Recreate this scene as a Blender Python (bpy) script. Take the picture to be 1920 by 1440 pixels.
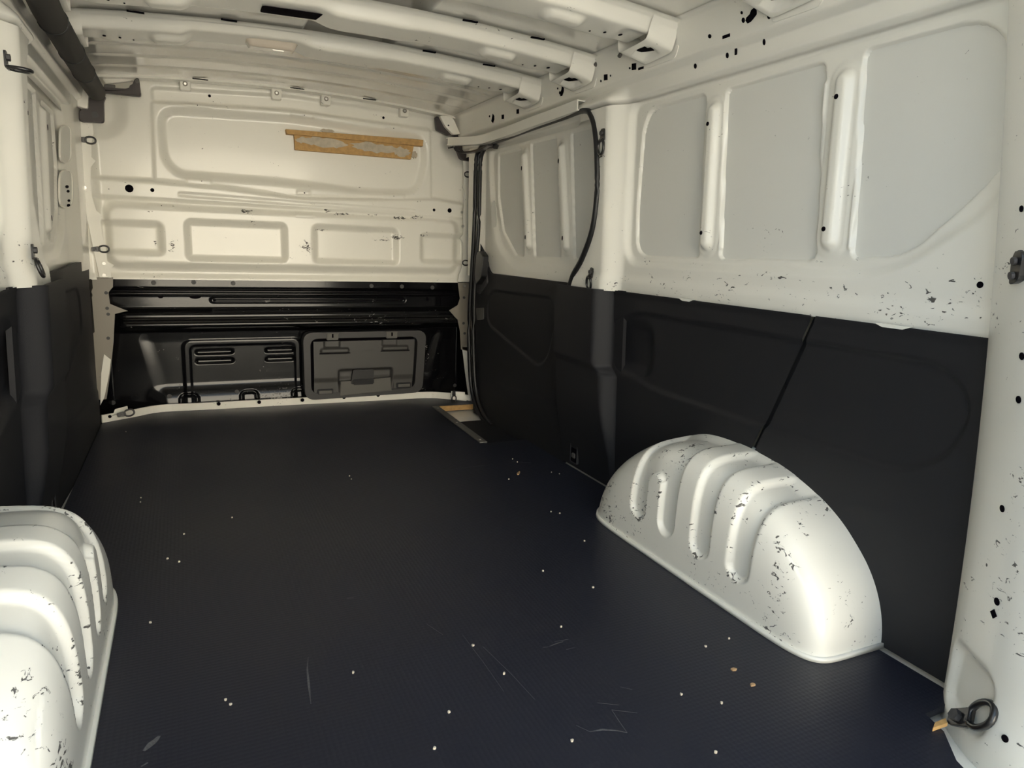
import bpy, bmesh, math, random
import numpy as np
from mathutils import Matrix, Vector
for o in list(bpy.data.objects): bpy.data.objects.remove(o)
SC = bpy.context.scene
COL = SC.collection
random.seed(7)
# ------------------------------------------------------------------ camera
CAM = np.array([-.46, 0, .803]); YAW, PIT, ROL = math.radians(25.106), math.radians(-11.097), math.radians(1.9576); FL = 1313.
def basis():
    cy, sy, cp, sp = math.cos(YAW), math.sin(YAW), math.cos(PIT), math.sin(PIT)
    f = np.array([sy*cp, cy*cp, sp]); r = np.array([cy, -sy, 0]); u = np.cross(r, f)
    return r*math.cos(ROL)+u*math.sin(ROL), u*math.cos(ROL)-r*math.sin(ROL), f
CR, CU, CF = basis()
cam = bpy.data.objects.new('camera', bpy.data.cameras.new('camera')); COL.objects.link(cam)
cam.matrix_world = Matrix(((CR[0], CU[0], -CF[0], CAM[0]), (CR[1], CU[1], -CF[1], CAM[1]), (CR[2], CU[2], -CF[2], CAM[2]), (0, 0, 0, 1)))
cam.data.sensor_fit = 'HORIZONTAL'; cam.data.sensor_width = 36; cam.data.lens = FL*36/1920
cam.data.clip_start = .02
SC.camera = cam
# ------------------------------------------------------------------ light
w = bpy.data.worlds.new('sky'); SC.world = w; w.use_nodes = True
bg = w.node_tree.nodes['Background']; bg.inputs[0].default_value = (.52, .74, 1.0, 1); bg.inputs[1].default_value = .62
sun = bpy.data.objects.new('sun', bpy.data.lights.new('sun', 'SUN')); COL.objects.link(sun)
sun.data.energy = 15.0; sun.data.angle = .01; sun.data.color = (1, .96, .88)
sun.rotation_euler = Vector((.45, .62, .70)).to_track_quat('Z', 'Y').to_euler()      # from over the cab onto the yard and added bounce wall behind the van
SC.view_settings.view_transform = 'Standard'; SC.view_settings.look = 'None'
SC.view_settings.gamma = 1; SC.view_settings.use_curve_mapping = False
SC.view_settings.exposure = 1.60
# ------------------------------------------------------------------ pixel -> place helpers
def ray(px, py): return CF+CR*(px-960)/FL-CU*(py-720)/FL
def on(px, py, ax, v):
    d = ray(px, py); i = 'xyz'.index(ax); return CAM+d*((v-CAM[i])/d[i])
def onp(px, py, n, d0):
    n = np.array(n, float); d = ray(px, py); return CAM+d*((d0-CAM@n)/(d@n))
def RW(px, py): p = onp(px, py, (1, 0, .03), .85); return (p[1], p[2])          # right side wall
def BK(px, py, y=3.44): p = on(px, py, 'y', y); return (p[0], p[2])              # bulkhead
def DR(px, py, x=.835): p = on(px, py, 'x', x); return (p[1], p[2])              # sliding door
def FLR(px, py, z=0.0): p = on(px, py, 'z', z); return (p[0], p[1])
# ------------------------------------------------------------------ materials
def nodes(name):
    m = bpy.data.materials.new(name); m.use_nodes = True; nt = m.node_tree
    return m, nt, nt.nodes['Principled BSDF']
def N(nt, t, **kw):
    n = nt.nodes.new(t)
    for k, v in kw.items():
        if k in n.inputs: n.inputs[k].default_value = v
        else: setattr(n, k, v)
    return n
def mth(nt, op, a, b=None, c=None):
    n = nt.nodes.new('ShaderNodeMath'); n.operation = op
    for i, v in enumerate((a, b, c)):
        if v is None: continue
        if isinstance(v, (int, float)): n.inputs[i].default_value = v
        else: nt.links.new(v, n.inputs[i])
    return n.outputs[0]
def mixc(nt, f, a, b):
    n = nt.nodes.new('ShaderNodeMix'); n.data_type = 'RGBA'
    for i, v in ((0, f), (6, a), (7, b)):
        if isinstance(v, (int, float)): n.inputs[i].default_value = v
        elif isinstance(v, tuple): n.inputs[i].default_value = (*v, 1)
        else: nt.links.new(v, n.inputs[i])
    return n.outputs[2]
def simple(name, col, rough=.5, metal=0, noise=0, nscale=300, bump=0, coat=0, spec=.5):
    m, nt, b = nodes(name); L = nt.links
    b.inputs['Base Color'].default_value = (*col, 1); b.inputs['Roughness'].default_value = rough; b.inputs['Metallic'].default_value = metal
    b.inputs['Coat Weight'].default_value = coat; b.inputs['Coat Roughness'].default_value = .1; b.inputs['Specular IOR Level'].default_value = spec
    if noise or bump:
        tc = N(nt, 'ShaderNodeTexCoord'); nz = N(nt, 'ShaderNodeTexNoise', Scale=nscale, Detail=4.0); L.new(tc.outputs['Object'], nz.inputs['Vector'])
        if noise:
            k = mth(nt, 'MULTIPLY_ADD', nz.outputs['Fac'], 2*noise, 1-noise)
            v = N(nt, 'ShaderNodeMix', data_type='RGBA', blend_type='MULTIPLY'); v.inputs[0].default_value = 1; v.inputs[6].default_value = (*col, 1); L.new(k, v.inputs[7]); L.new(v.outputs[2], b.inputs['Base Color'])
        if bump:
            bp = N(nt, 'ShaderNodeBump', Strength=bump, Distance=.001); L.new(nz.outputs['Fac'], bp.inputs['Height']); L.new(bp.outputs[0], b.inputs['Normal'])
    return m
def paint(name, col, rough=.28, coat=.25, chip=(.10, .095, .085), dirt=0.):
    m, nt, b = nodes(name); L = nt.links
    tc = N(nt, 'ShaderNodeTexCoord'); at = N(nt, 'ShaderNodeAttribute', attribute_name='wear')
    mp = N(nt, 'ShaderNodeMapping'); mp.inputs['Scale'].default_value = (1, 1, 1.7); L.new(tc.outputs['Object'], mp.inputs['Vector'])
    n1 = N(nt, 'ShaderNodeTexNoise', Scale=48.0, Detail=5.0, Roughness=.62, Distortion=1.2); L.new(mp.outputs[0], n1.inputs['Vector'])
    n2 = N(nt, 'ShaderNodeTexNoise', Scale=9.0, Detail=2.0); L.new(tc.outputs['Object'], n2.inputs['Vector'])
    thr = mth(nt, 'MULTIPLY_ADD', at.outputs['Fac'], -.24, .825)
    val = mth(nt, 'MULTIPLY_ADD', n2.outputs['Fac'], .35, n1.outputs['Fac'])
    val = mth(nt, 'SUBTRACT', val, .08)
    ch = mth(nt, 'MULTIPLY', mth(nt, 'SUBTRACT', val, thr), 40.0)
    chc = nt.nodes.new('ShaderNodeClamp'); L.new(ch, chc.inputs[0])
    n3 = N(nt, 'ShaderNodeTexNoise', Scale=5.0, Detail=6.0, Roughness=.7); L.new(tc.outputs['Object'], n3.inputs['Vector'])
    d = mth(nt, 'MULTIPLY_ADD', n3.outputs['Fac'], .10, .0)
    base = mixc(nt, d, col, tuple(c*k for c, k in zip(col, (.72, .70, .66))))
    c2 = mixc(nt, chc.outputs[0], base, chip)
    L.new(c2, b.inputs['Base Color'])
    L.new(mth(nt, 'MULTIPLY_ADD', chc.outputs[0], .35, rough), b.inputs['Roughness'])
    L.new(mth(nt, 'MULTIPLY_ADD', chc.outputs[0], -coat, coat), b.inputs['Coat Weight']); b.inputs['Coat Roughness'].default_value = .08
    bp = N(nt, 'ShaderNodeBump', Strength=.35, Distance=.0008, invert=True); L.new(chc.outputs[0], bp.inputs['Height']); L.new(bp.outputs[0], b.inputs['Normal'])
    return m
WHITE = (.86, .838, .762)
M_white = paint('white_paint', WHITE)
M_roof = paint('roof_paint', WHITE, rough=.16, coat=.6)
M_skin = paint('white_skin_paint', (.77, .76, .705), rough=.5, coat=.0)
M_black = paint('black_enamel', (.004, .004, .005), rough=.13, coat=.1, chip=(.30, .29, .27))
M_bronze = paint('dusty_metal', (.24, .215, .18), rough=.4, coat=0)
M_black.node_tree.nodes['Principled BSDF'].inputs['Specular IOR Level'].default_value = .3
M_plast = simple('black_plastic', (.012, .012, .0145), .60, noise=.35, nscale=900, bump=.35, spec=.4)
M_plast2 = simple('grey_black_plastic', (.042, .041, .042), .5, noise=.25, nscale=900, bump=.25)
M_plastg = simple('charcoal_plastic', (.11, .105, .095), .55, noise=.15, nscale=700, bump=.2)
M_rub = simple('black_rubber', (.008, .008, .009), .42)
M_hole = simple('hole_shade', (.004, .003, .005), .9, spec=.05)  # near-black colour stands in for the shade inside holes, slots and gaps
M_leaf = simple('flap_plastic', (.056, .054, .052), .5, noise=.2, nscale=800, bump=.2)
M_foam = simple('dark_brown_foam', (.030, .027, .024), .75, noise=.3, nscale=500, bump=.3)
M_brown = simple('dark_brown_plastic', (.032, .024, .024), .45, noise=.2, nscale=400)
M_steel = simple('black_steel', (.012, .011, .011), .32, coat=.3)
M_bare = simple('bare_metal', (.55, .54, .51), .35, metal=.9, noise=.2, nscale=60)
M_alu = simple('dull_aluminium', (.30, .29, .27), .42, metal=.8, noise=.3, nscale=90)
M_wood = simple('raw_wood', (.50, .30, .11), .7, noise=.35, nscale=70)
M_glue = simple('dried_glue', (.50, .44, .34), .6, noise=.35, nscale=40, bump=.6)
M_lens = simple('clear_lens', (.62, .55, .46), .15, coat=.6)
M_chip = simple('pale_debris', (.62, .56, .45), .8)
M_tan = simple('tan_splinter', (.42, .27, .14), .8)
M_scuff = simple('floor_scuff', (.085, .085, .09), .7, noise=.8, nscale=260)
M_ground = simple('yard_paving', (.30, .285, .26), .9, noise=.3, nscale=3)
def ply():
    m, nt, b = nodes('black_antislip_ply'); L = nt.links
    tc = N(nt, 'ShaderNodeTexCoord')
    vo = N(nt, 'ShaderNodeTexVoronoi', Scale=105.0); vo.inputs['Randomness'].default_value = .12; L.new(tc.outputs['Object'], vo.inputs['Vector'])
    n1 = N(nt, 'ShaderNodeTexNoise', Scale=1.6, Detail=4.0); L.new(tc.outputs['Object'], n1.inputs['Vector'])
    n2 = N(nt, 'ShaderNodeTexNoise', Scale=700.0, Detail=2.0); L.new(tc.outputs['Object'], n2.inputs['Vector'])
    c = mixc(nt, n1.outputs['Fac'], (.008, .009, .016), (.015, .018, .033))
    c = mixc(nt, mth(nt, 'MULTIPLY', n2.outputs['Fac'], .35), c, (.018, .019, .026))
    L.new(c, b.inputs['Base Color']); b.inputs['Specular IOR Level'].default_value = .35
    L.new(mth(nt, 'MULTIPLY_ADD', n1.outputs['Fac'], .2, .34), b.inputs['Roughness'])
    h = mth(nt, 'ADD', mth(nt, 'MULTIPLY', vo.outputs['Distance'], 1.0), mth(nt, 'MULTIPLY', n2.outputs['Fac'], .25))
    bp = N(nt, 'ShaderNodeBump', Strength=.4, Distance=.0012); L.new(h, bp.inputs['Height']); L.new(bp.outputs[0], b.inputs['Normal'])
    return m
M_ply = ply()
# ------------------------------------------------------------------ mesh helpers
def link(name, me, mat, parent=None):
    o = bpy.data.objects.new(name, me); COL.objects.link(o)
    if mat and not me.materials: me.materials.append(mat)
    if parent: o.parent = parent
    return o
def tag(o, label, cat=None, group=None):
    o['label'] = label
    if cat: o['category'] = cat
    if group: o['group'] = group
    return o
def struct(o, label=None):
    o['kind'] = 'structure'
    if label: o['label'] = label
    return o
def empty(name, loc=(0, 0, 0)):
    o = bpy.data.objects.new(name, None); COL.objects.link(o); o.location = loc; o.empty_display_size = .05
    return o
def raw(name, V, F4, mat, parent=None, smooth=True, wear=None):
    V = np.asarray(V, np.float32); F4 = np.asarray(F4, np.int32)
    me = bpy.data.meshes.new(name); me.vertices.add(len(V)); me.vertices.foreach_set('co', V.ravel())
    nf, k = F4.shape; me.loops.add(nf*k); me.loops.foreach_set('vertex_index', F4.ravel())
    me.polygons.add(nf); me.polygons.foreach_set('loop_start', np.arange(nf, dtype=np.int32)*k); me.polygons.foreach_set('loop_total', np.full(nf, k, np.int32))
    me.polygons.foreach_set('use_smooth', np.full(nf, smooth)); me.update(calc_edges=True)
    if wear is not None:
        a = me.attributes.new('wear', 'FLOAT', 'POINT'); a.data.foreach_set('value', np.asarray(wear, np.float32).ravel())
    me.validate()
    return link(name, me, mat, parent)
def grid(name, us, vs, fn, mat, parent=None, keep=None, wear=None, flip=False, skirt=None):
    U, V = np.meshgrid(us, vs); X, Y, Z = [np.broadcast_to(a, U.shape) for a in fn(U, V)]
    P = np.stack([X, Y, Z], -1).reshape(-1, 3); nv, nu = U.shape
    I = np.arange(nu*nv).reshape(nv, nu)
    q = np.stack([I[:-1, :-1], I[:-1, 1:], I[1:, 1:], I[1:, :-1]], -1)
    if keep is not None:
        cu = (U[:-1, :-1]+U[1:, 1:])/2; cv = (V[:-1, :-1]+V[1:, 1:])/2; q = q[keep(cu, cv)]
    q = q.reshape(-1, 4)
    wr = None
    if wear is not None: wr = np.broadcast_to(wear(U, V), U.shape).ravel()
    if skirt is not None:
        ring = np.concatenate([I[0, :], I[1:, -1], I[-1, -2::-1], I[-2:0:-1, 0]]); n0 = len(P); m = len(ring)
        sk = P[ring]; P = np.concatenate([P, sk, sk+np.array(skirt)])
        a = n0+np.arange(m); b2 = n0+(np.arange(m)+1) % m
        q = np.concatenate([q, np.stack([b2, a, a+m, b2+m], -1)])
        if wr is not None: wr = np.concatenate([wr, np.zeros(2*m)])
    if flip: q = q[:, ::-1]
    return raw(name, P, q, mat, parent, True, wr)
def frombm(name, bm, mat, parent=None, smooth=False):
    bmesh.ops.recalc_face_normals(bm, faces=bm.faces)
    me = bpy.data.meshes.new(name); bm.to_mesh(me); bm.free()
    if smooth: me.polygons.foreach_set('use_smooth', [True]*len(me.polygons))
    return link(name, me, mat, parent)
def plate(name, pts, to3, n0, n1, mat, parent=None, bev=0, smooth=False):
    bm = bmesh.new(); k = len(pts)
    a = [bm.verts.new(to3(u, v, n0)) for u, v in pts]; b = [bm.verts.new(to3(u, v, n1)) for u, v in pts]
    bm.faces.new(a); top = bm.faces.new(b)
    for i in range(k): bm.faces.new((a[i], a[(i+1) % k], b[(i+1) % k], b[i]))
    if bev: bmesh.ops.bevel(bm, geom=list(top.edges), offset=bev, segments=2, affect='EDGES', profile=.5)
    return frombm(name, bm, mat, parent, smooth)
def box(name, c, s, mat, parent=None, bev=.002, rot=None):
    bm = bmesh.new(); bmesh.ops.create_cube(bm, size=1)
    for v in bm.verts:
        p = Vector((v.co.x*s[0], v.co.y*s[1], v.co.z*s[2]))
        if rot is not None: p = rot @ p
        v.co = p+Vector(c)
    if bev: bmesh.ops.bevel(bm, geom=list(bm.edges), offset=bev, segments=2, affect='EDGES')
    return frombm(name, bm, mat, parent)
def disc(name, c, n, r, h, mat, parent=None, seg=14, ry=None, up=(0, 0, 1)):
    n = Vector(n).normalized(); t = Vector(up).cross(n)
    if t.length < .01: t = Vector((1, 0, 0)).cross(n)
    t.normalize(); b = n.cross(t); ry = ry or r
    pts = [(r*math.cos(2*math.pi*i/seg), ry*math.sin(2*math.pi*i/seg)) for i in range(seg)]
    return plate(name, pts, lambda u, v, d: Vector(c)+t*u+b*v+n*d, -h*.2, h, mat, parent)
def sweep(name, pts, prof, mat, parent=None, closed=False, up=(0, 0, 1), caps=True, smooth=True, twist=None):
    P = [Vector(p) for p in pts]; n = len(P); k = len(prof); V = []; up = Vector(up)
    for i, p in enumerate(P):
        t = (P[(i+1) % n]-P[i-1]) if closed else (P[min(i+1, n-1)]-P[max(i-1, 0)])
        t.normalize(); s = t.cross(up)
        if s.length < 1e-3: s = t.cross(Vector((1, 0, 0)))
        s.normalize(); u2 = s.cross(t)
        for a, b in prof: V.append(p+s*a+u2*b)
    F = []
    for i in range(n if closed else n-1):
        for j in range(k):
            a = i*k+j; b = i*k+(j+1) % k; c = ((i+1) % n)*k+(j+1) % k; d = ((i+1) % n)*k+j; F.append((a, b, c, d))
    me = bpy.data.meshes.new(name)
    fc = list(F)
    if caps and not closed: fc += [tuple(range(k-1, -1, -1)), tuple((n-1)*k+j for j in range(k))]
    me.from_pydata([tuple(v) for v in V], [], fc); me.polygons.foreach_set('use_smooth', [smooth]*len(F)+[False]*(len(fc)-len(F))); me.update()
    bm = bmesh.new(); bm.from_mesh(me); bmesh.ops.recalc_face_normals(bm, faces=bm.faces); bm.to_mesh(me); bm.free()
    return link(name, me, mat, parent)
def circ(r, k=10): return [(r*math.cos(2*math.pi*i/k), r*math.sin(2*math.pi*i/k)) for i in range(k)]
def tube(name, pts, r, mat, parent=None, closed=False, k=10, up=(0, 0, 1)): return sweep(name, pts, circ(r, k), mat, parent, closed, up)
def spl(pts, m=8):
    P = [np.array(p, float) for p in pts]; out = []
    for i in range(len(P)-1):
        p0, p1, p2, p3 = P[max(i-1, 0)], P[i], P[i+1], P[min(i+2, len(P)-1)]
        for t in np.arange(m)/m:
            out.append(.5*((2*p1)+(-p0+p2)*t+(2*p0-5*p1+4*p2-p3)*t*t+(-p0+3*p1-3*p2+p3)*t**3))
    out.append(P[-1]); return [tuple(p) for p in out]
def rnd(pts, r, m=5):
    out = []; n = len(pts)
    for i in range(n):
        p, a, b = np.array(pts[i], float), np.array(pts[i-1], float), np.array(pts[(i+1) % n], float)
        rr_ = r[i] if isinstance(r, (list, tuple)) else r
        da, db = np.linalg.norm(a-p), np.linalg.norm(b-p); q = min(rr_, .48*da, .48*db)
        s, e = p+(a-p)/da*q, p+(b-p)/db*q
        for t in np.linspace(0, 1, m): out.append(tuple((1-t)**2*s+2*t*(1-t)*p+t*t*e))
    return out
# ------------------------------------------------------------------ signed distance helpers for pressed sheet metal
def ss(a, b, x): t = np.clip((x-a)/(b-a), 0, 1); return t*t*(3-2*t)
def sd_rr(U, V, u0, u1, v0, v1, r):
    qx = np.abs(U-(u0+u1)/2)-(u1-u0)/2+r; qy = np.abs(V-(v0+v1)/2)-(v1-v0)/2+r
    return np.hypot(np.maximum(qx, 0), np.maximum(qy, 0))+np.minimum(np.maximum(qx, qy), 0)-r
def sd_cap(U, V, a, b, r):
    ax, ay = a; bx, by = b; dx, dy = bx-ax, by-ay
    t = np.clip(((U-ax)*dx+(V-ay)*dy)/(dx*dx+dy*dy), 0, 1); return np.hypot(U-ax-t*dx, V-ay-t*dy)-r
def sd_poly(U, V, pts, r=0):
    if r: pts = rnd(pts, r, 6)
    d = np.full(U.shape, 1e9); s = np.ones(U.shape); n = len(pts)
    for i in range(n):
        (x1, y1), (x0, y0) = pts[i], pts[i-1]; ex, ey = x0-x1, y0-y1; wx, wy = U-x1, V-y1
        L = ex*ex+ey*ey
        if L < 1e-12: continue
        t = np.clip((wx*ex+wy*ey)/L, 0, 1); d = np.minimum(d, (wx-ex*t)**2+(wy-ey*t)**2)
        c1 = V >= y1; c2 = V < y0; c3 = ex*wy > ey*wx
        s = np.where((c1 & c2 & c3) | (~c1 & ~c2 & ~c3), -s, s)
    return s*np.sqrt(d)
def dip(s, w): return ss(0, 1, (w/2-s)/w)
def spot(U, V, c, r, e=1.): return np.exp(-(((U-c[0])/r)**2+((V-c[1])/(r*e))**2))
def lin(a, b, step): return np.linspace(a, b, max(2, int(round(abs(b-a)/step))+1))

# ================================================================== FLOOR
FLZ = -.014
floor = struct(plate('floor', [(-.90, .40), (.90, .40), (.90, 3.62), (-.90, 3.62)], lambda u, v, n: (u, v, n), -.10, -.034, M_white), 'white painted steel floor pan of the van')
# sill strip of bare white metal visible around the plywood
SIDE = .822
plyo = [(-.60, .47), (.60, .47), (.650, .60), (.70, .655), (.715, .70), (SIDE, .705), (SIDE, .92), (.72, .92), (.655, .97), (.655, 1.64), (SIDE, 1.79),
        (SIDE, 2.58), (.632, 2.58), (.650, 3.255), (.675, 3.285), (.868, 3.275), (.868, 3.34), (.80, 3.44), (.68, 3.50), (.30, 3.505), (-.58, 3.53), (-.70, 3.465), (-.815, 3.39),
        (-SIDE, 1.79), (-.655, 1.64), (-.655, .97), (-.72, .92), (-SIDE, .92), (-SIDE, .47)]
liner = plate('plywood_liner', plyo, lambda u, v, n: (u, v, n), -.014, 0, M_ply, floor)
tag(liner, 'black anti-slip plywood floor sheet')
plate('plywood_edge', [(.650, 3.254), (.676, 3.283), (.868, 3.273), (.868, 3.265), (.68, 3.272), (.656, 3.25)], lambda u, v, n: (u, v, n), -.026, -.0006, M_wood, floor)
plate('steel_shoulder', [(.80, .40), (.895, .40), (.895, 2.60), (.80, 2.60)], lambda u, v, n: (u, v, n), -.04, -.013, M_white, floor)
plate('steel_shoulder', [(-.80, .40), (-.895, .40), (-.895, 3.4), (-.80, 3.4)], lambda u, v, n: (u, v, n), -.04, -.013, M_white, floor)
plate('step_tread', rnd([(.645, 2.60), (.90, 2.60), (.90, 3.04), (.79, 3.05), (.655, 3.05)], .01), lambda u, v, n: (u, v, n), -.034, -.028, M_plast, floor, .002)
def sw(pts, wd, name='scuff_mark'):
    P = [np.array(FLR(*p)) for p in pts]; L = []; R = []
    for i, p in enumerate(P):
        t = P[min(i+1, len(P)-1)]-P[max(i-1, 0)]; t = t/np.linalg.norm(t); nn = np.array([-t[1], t[0]])
        k = wd*(.35 if i in (0, len(P)-1) else 1)*random.uniform(.6, 1.2); L.append(tuple(p+nn*k/2)); R.append(tuple(p-nn*k/2))
    plate(name, L+R[::-1], lambda u, v, n: (u, v, n), .0001, .0004, M_scuff, liner)
for pts, wd in (([(578, 1232), (576, 1255), (579, 1285), (583, 1320)], .004), ([(270, 1408), (283, 1395), (292, 1388), (299, 1380)], .014), ([(265, 1437), (277, 1430)], .010),
                ([(1030, 1212), (1045, 1206), (1056, 1203)], .004), ([(1018, 1214), (1028, 1213)], .003), ([(1040, 1203), (1065, 1199)], .002), ([(1062, 1218), (1077, 1214)], .002),
                ([(1106, 1372), (1130, 1368), (1158, 1370), (1176, 1374)], .003), ([(1147, 1331), (1158, 1348), (1176, 1374)], .002), ([(1147, 1331), (1195, 1337)], .0015), ([(650, 1122), (663, 1121)], .008),
                ([(1080, 1360), (1106, 1372)], .0015), ([(867, 1190), (905, 1240), (945, 1297)], .001), ([(905, 1212), (960, 1265), (1003, 1312)], .001), ([(1120, 1318), (1160, 1322)], .0012),
                ([(830, 882), (910, 872)], .004), ([(800, 1170), (830, 1190)], .001), ([(995, 868), (960, 866)], .003), ([(1163, 1288), (1185, 1293)], .0015)): sw(pts, wd)
# aluminium strip on the edge of the plywood at the side step
strip = empty('edge_strip', (.63, 2.9, 0)); tag(strip, 'dull aluminium edging strip screwed along the plywood beside the side step', 'metal strip')
MI = strip.matrix_world
def child_fix(o, root):
    o.matrix_parent_inverse = Matrix.Translation(root.location).inverted(); return o
s1 = sweep('strip_bar', [(.627, 2.585, .001), (.645, 3.262, .001)], [(-.014, 0), (.016, 0), (.016, .004), (-.014, .004)], M_alu, strip, smooth=False); child_fix(s1, strip)
s2 = sweep('strip_lip', [(.643, 2.585, -.02), (.661, 3.262, -.02)], [(-.001, 0), (.003, 0), (.003, .025), (-.001, .025)], M_alu, strip, smooth=False); child_fix(s2, strip)
for t in (.06, .5, .93): child_fix(disc('screw', (.629+t*.018, 2.585+t*.677, .0052), (0, 0, 1), .006, .0015, M_bare, strip, 10), strip)
# debris
def crumb(px, py, r, mat, label, cat, grp, name='debris_crumb', asp=1., ang=0.):
    x, y = FLR(px, py); k = random.randint(5, 7); pts = []
    for i in range(k):
        a = 2*math.pi*i/k+random.uniform(-.3, .3); q = random.uniform(.7, 1.2); u, v = r*q*math.cos(a)*asp, r*q*math.sin(a)
        pts.append((x+u*math.cos(ang)-v*math.sin(ang), y+u*math.sin(ang)+v*math.cos(ang)))
    o = plate(name, pts, lambda u, v, n: (u, v, n), .0001, .0035, mat, None, .0008); tag(o, label, cat, grp)
for px, py in ((264, 934), (263, 942), (435, 971), (345, 1002), (314, 1048), (336, 1054), (282, 1168), (655, 893), (659, 899), (423, 1313), (432, 1322), (662, 1262), (887, 1211), (945, 1264), (1073, 1390),
               (961, 861), (970, 867), (1034, 886), (1049, 889), (954, 899), (1033, 960), (1050, 963), (1018, 1071), (1052, 1176), (1277, 1303), (1367, 1198), (1353, 1319), (1323, 1213), (815, 1404), (1342, 1412), (842, 1336), (1112, 1102), (1096, 1015), (236, 810)):
    cx_, cy_ = FLR(px, py)
    wh = 'in front of the sliding door' if cy_ > 1.75 and cx_ > .2 else 'towards the bulkhead' if cy_ > 1.75 else 'beside the wheel arch opposite the sliding door' if cx_ < -.3 else 'beside the wheel arch behind the sliding door' if cx_ > .35 else 'midway between the wheel arches'
    crumb(px, py, .0022 if py < 1000 else .0028, M_chip, 'tiny pale crumb on the black floor '+wh, 'debris', 'pale crumbs '+wh)
for px, py in ((1376, 1257), (1411, 1285)):
    crumb(px, py, .0045, M_tan, 'small tan wood flake on the floor beside the wheel arch behind the sliding door', 'wood flake', 'tan wood flakes beside the wheel arch', 'wood_flake', 1.5)
crumb(972, 888, .005, M_tan, 'tan wood splinter on the floor before the sliding door', 'wood splinter', None, 'wood_splinter', 4.0, .9)
# ground outside the open rear doors and sill
gr = struct(plate('ground', [(-9, -12), (9, -12), (9, 6), (-9, 6)], lambda u, v, n: (u, v, n), -.72, -.62, M_ground), 'sunlit paving outside the van')

fac = struct(plate('wall_rear_bounce', [(-3.6, -.7), (4.0, -.7), (4.0, 4.6), (-3.6, 4.6)], lambda u, v, n: (u, -8.0-n, v), 0, .3, simple('cream_render', (.87, .80, .67), .9), None), 'cream house front added out of view to bounce sunlight')  # unseen front, put in and sized to bounce sun onto the bulkhead
# rear doors added out of view at right angles, blocking side light
for i_, sx in ((2, -1), (3, 1)):
    def rd(Y, Z, sx=sx):
        n = -.018*dip(sd_rr(Y, Z, -.20, .28, .62, 1.18, .07), .04)-.014*dip(sd_rr(Y, Z, -.20, .28, .05, .50, .05), .04)
        return sx*(.80-.02*Z-n), Y, Z
    d_ = grid('door_%d' % i_, lin(-.34, .43, .02), lin(-.12, 1.36, .02), rd, M_white, None, None, None, sx < 0, skirt=(sx*.05, 0, 0)); struct(d_, 'white rear door added out of view to block side light')
    plate('door_skin', [(-.34, -.12), (.43, -.12), (.43, 1.36), (-.34, 1.36)], lambda u, v, n: (sx*(.845+n), u, v), 0, .008, M_white, d_)
# ================================================================== BULKHEAD (wall_front)
XC = .045
def bk_up(X, Z):
    p = np.zeros(X.shape)
    wr_ = [BK(300, 205), BK(545, 222), BK(792, 258), BK(797, 300), BK(783, 360), BK(690, 360), BK(520, 341), BK(335, 327), BK(308, 300)]
    p -= .024*dip(sd_poly(X, Z, wr_, .07), .042)
    # framed field around the pressed window
    fr = [BK(284, 192), BK(545, 207), BK(806, 240), BK(808, 336), BK(808, 372), BK(545, 366), BK(290, 338)]
    p += .007*dip(sd_poly(X, Z, fr, .008), .012)
    # upper channel under the header
    p -= .012*dip(sd_poly(X, Z, [BK(284, 164), BK(545, 180), BK(818, 222), BK(815, 246), BK(545, 206), BK(286, 190)], .02), .018)
    # corner swages
    p -= .022*dip(sd_rr(X, Z, -1.2, -.665, 1.205, 1.7, .08), .07)+.022*dip(sd_rr(X, Z, .75, 1.3, 1.205, 1.7, .08), .07)
    # middle rail
    ml = [BK(172, 333), BK(292, 340), BK(420, 352), BK(560, 371), BK(700, 374), BK(815, 373), BK(868, 383), BK(868, 411), BK(545, 391), BK(178, 369)]
    p += .022*dip(sd_poly(X, Z, ml, .02), .024)
    p -= .007*dip(sd_poly(X, Z, [BK(335, 361), BK(560, 379), BK(778, 394), BK(778, 400), BK(560, 385), BK(335, 367)], .006), .009)
    p += .004*dip(sd_poly(X, Z, [BK(345, 363.2), BK(560, 381), BK(770, 396), BK(770, 398), BK(560, 383), BK(345, 365)], .002), .006)
    # small lugs
    for a, b in (((343, 192), (395, 203)), ((545, 210), (588, 223)), ((722, 232), (757, 243)), ((350, 335), (396, 345)), ((556, 357), (580, 368)), ((718, 363), (758, 373)), ((278, 381), (325, 391)), ((552, 398), (588, 408)), ((780, 408), (815, 418))):
        (x0, z1), (x1, z0) = BK(*a), BK(*b); p += .005*dip(sd_rr(X, Z, x0, x1, z0, z1, .004), .010)
    # lower field
    p += .030*dip(sd_rr(X, Z, -.745, .805, .668, .925, .05), .045)
    for x0, x1, z0, z1 in ((-.80, -.545, .725, .845), (-.44, -.035, .705, .862), (.10, .49, .705, .862), (.62, .86, .715, .845)):
        p -= .026*dip(sd_rr(X, Z, x0, x1, z0, z1, .018), .034)
    p += .010*dip(sd_rr(X, Z, -2, 2, .3, .628, .001), .03)
    # edges curl towards the load space
    p += .055*ss(.045, .0, X+.80)+.055*ss(.0, .045, X-.845)
    return p
wears = [(BK(573, 462), .035, 1), (BK(788, 441), .03, .6), (BK(745, 445), .04, .3), (BK(290, 455), .012, 2.2), (BK(323, 460), .012, 2.), (BK(640, 402), .06, .14), (BK(700, 405), .05, .2), (BK(748, 409), .05, .25), (BK(780, 408), .04, .3), (BK(600, 432), .04, .25), (BK(718, 450), .05, .2), (BK(612, 396), .03, .3), (BK(672, 352), .04, .3), (BK(460, 396), .03, .4), (BK(285, 397), .03, .3)]
def bk_wear(X, Z):
    q = np.full(X.shape, .06)
    for c, r, e in wears: q = np.maximum(q, 1.0*spot(X, Z, c, r, e))
    return q
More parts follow.
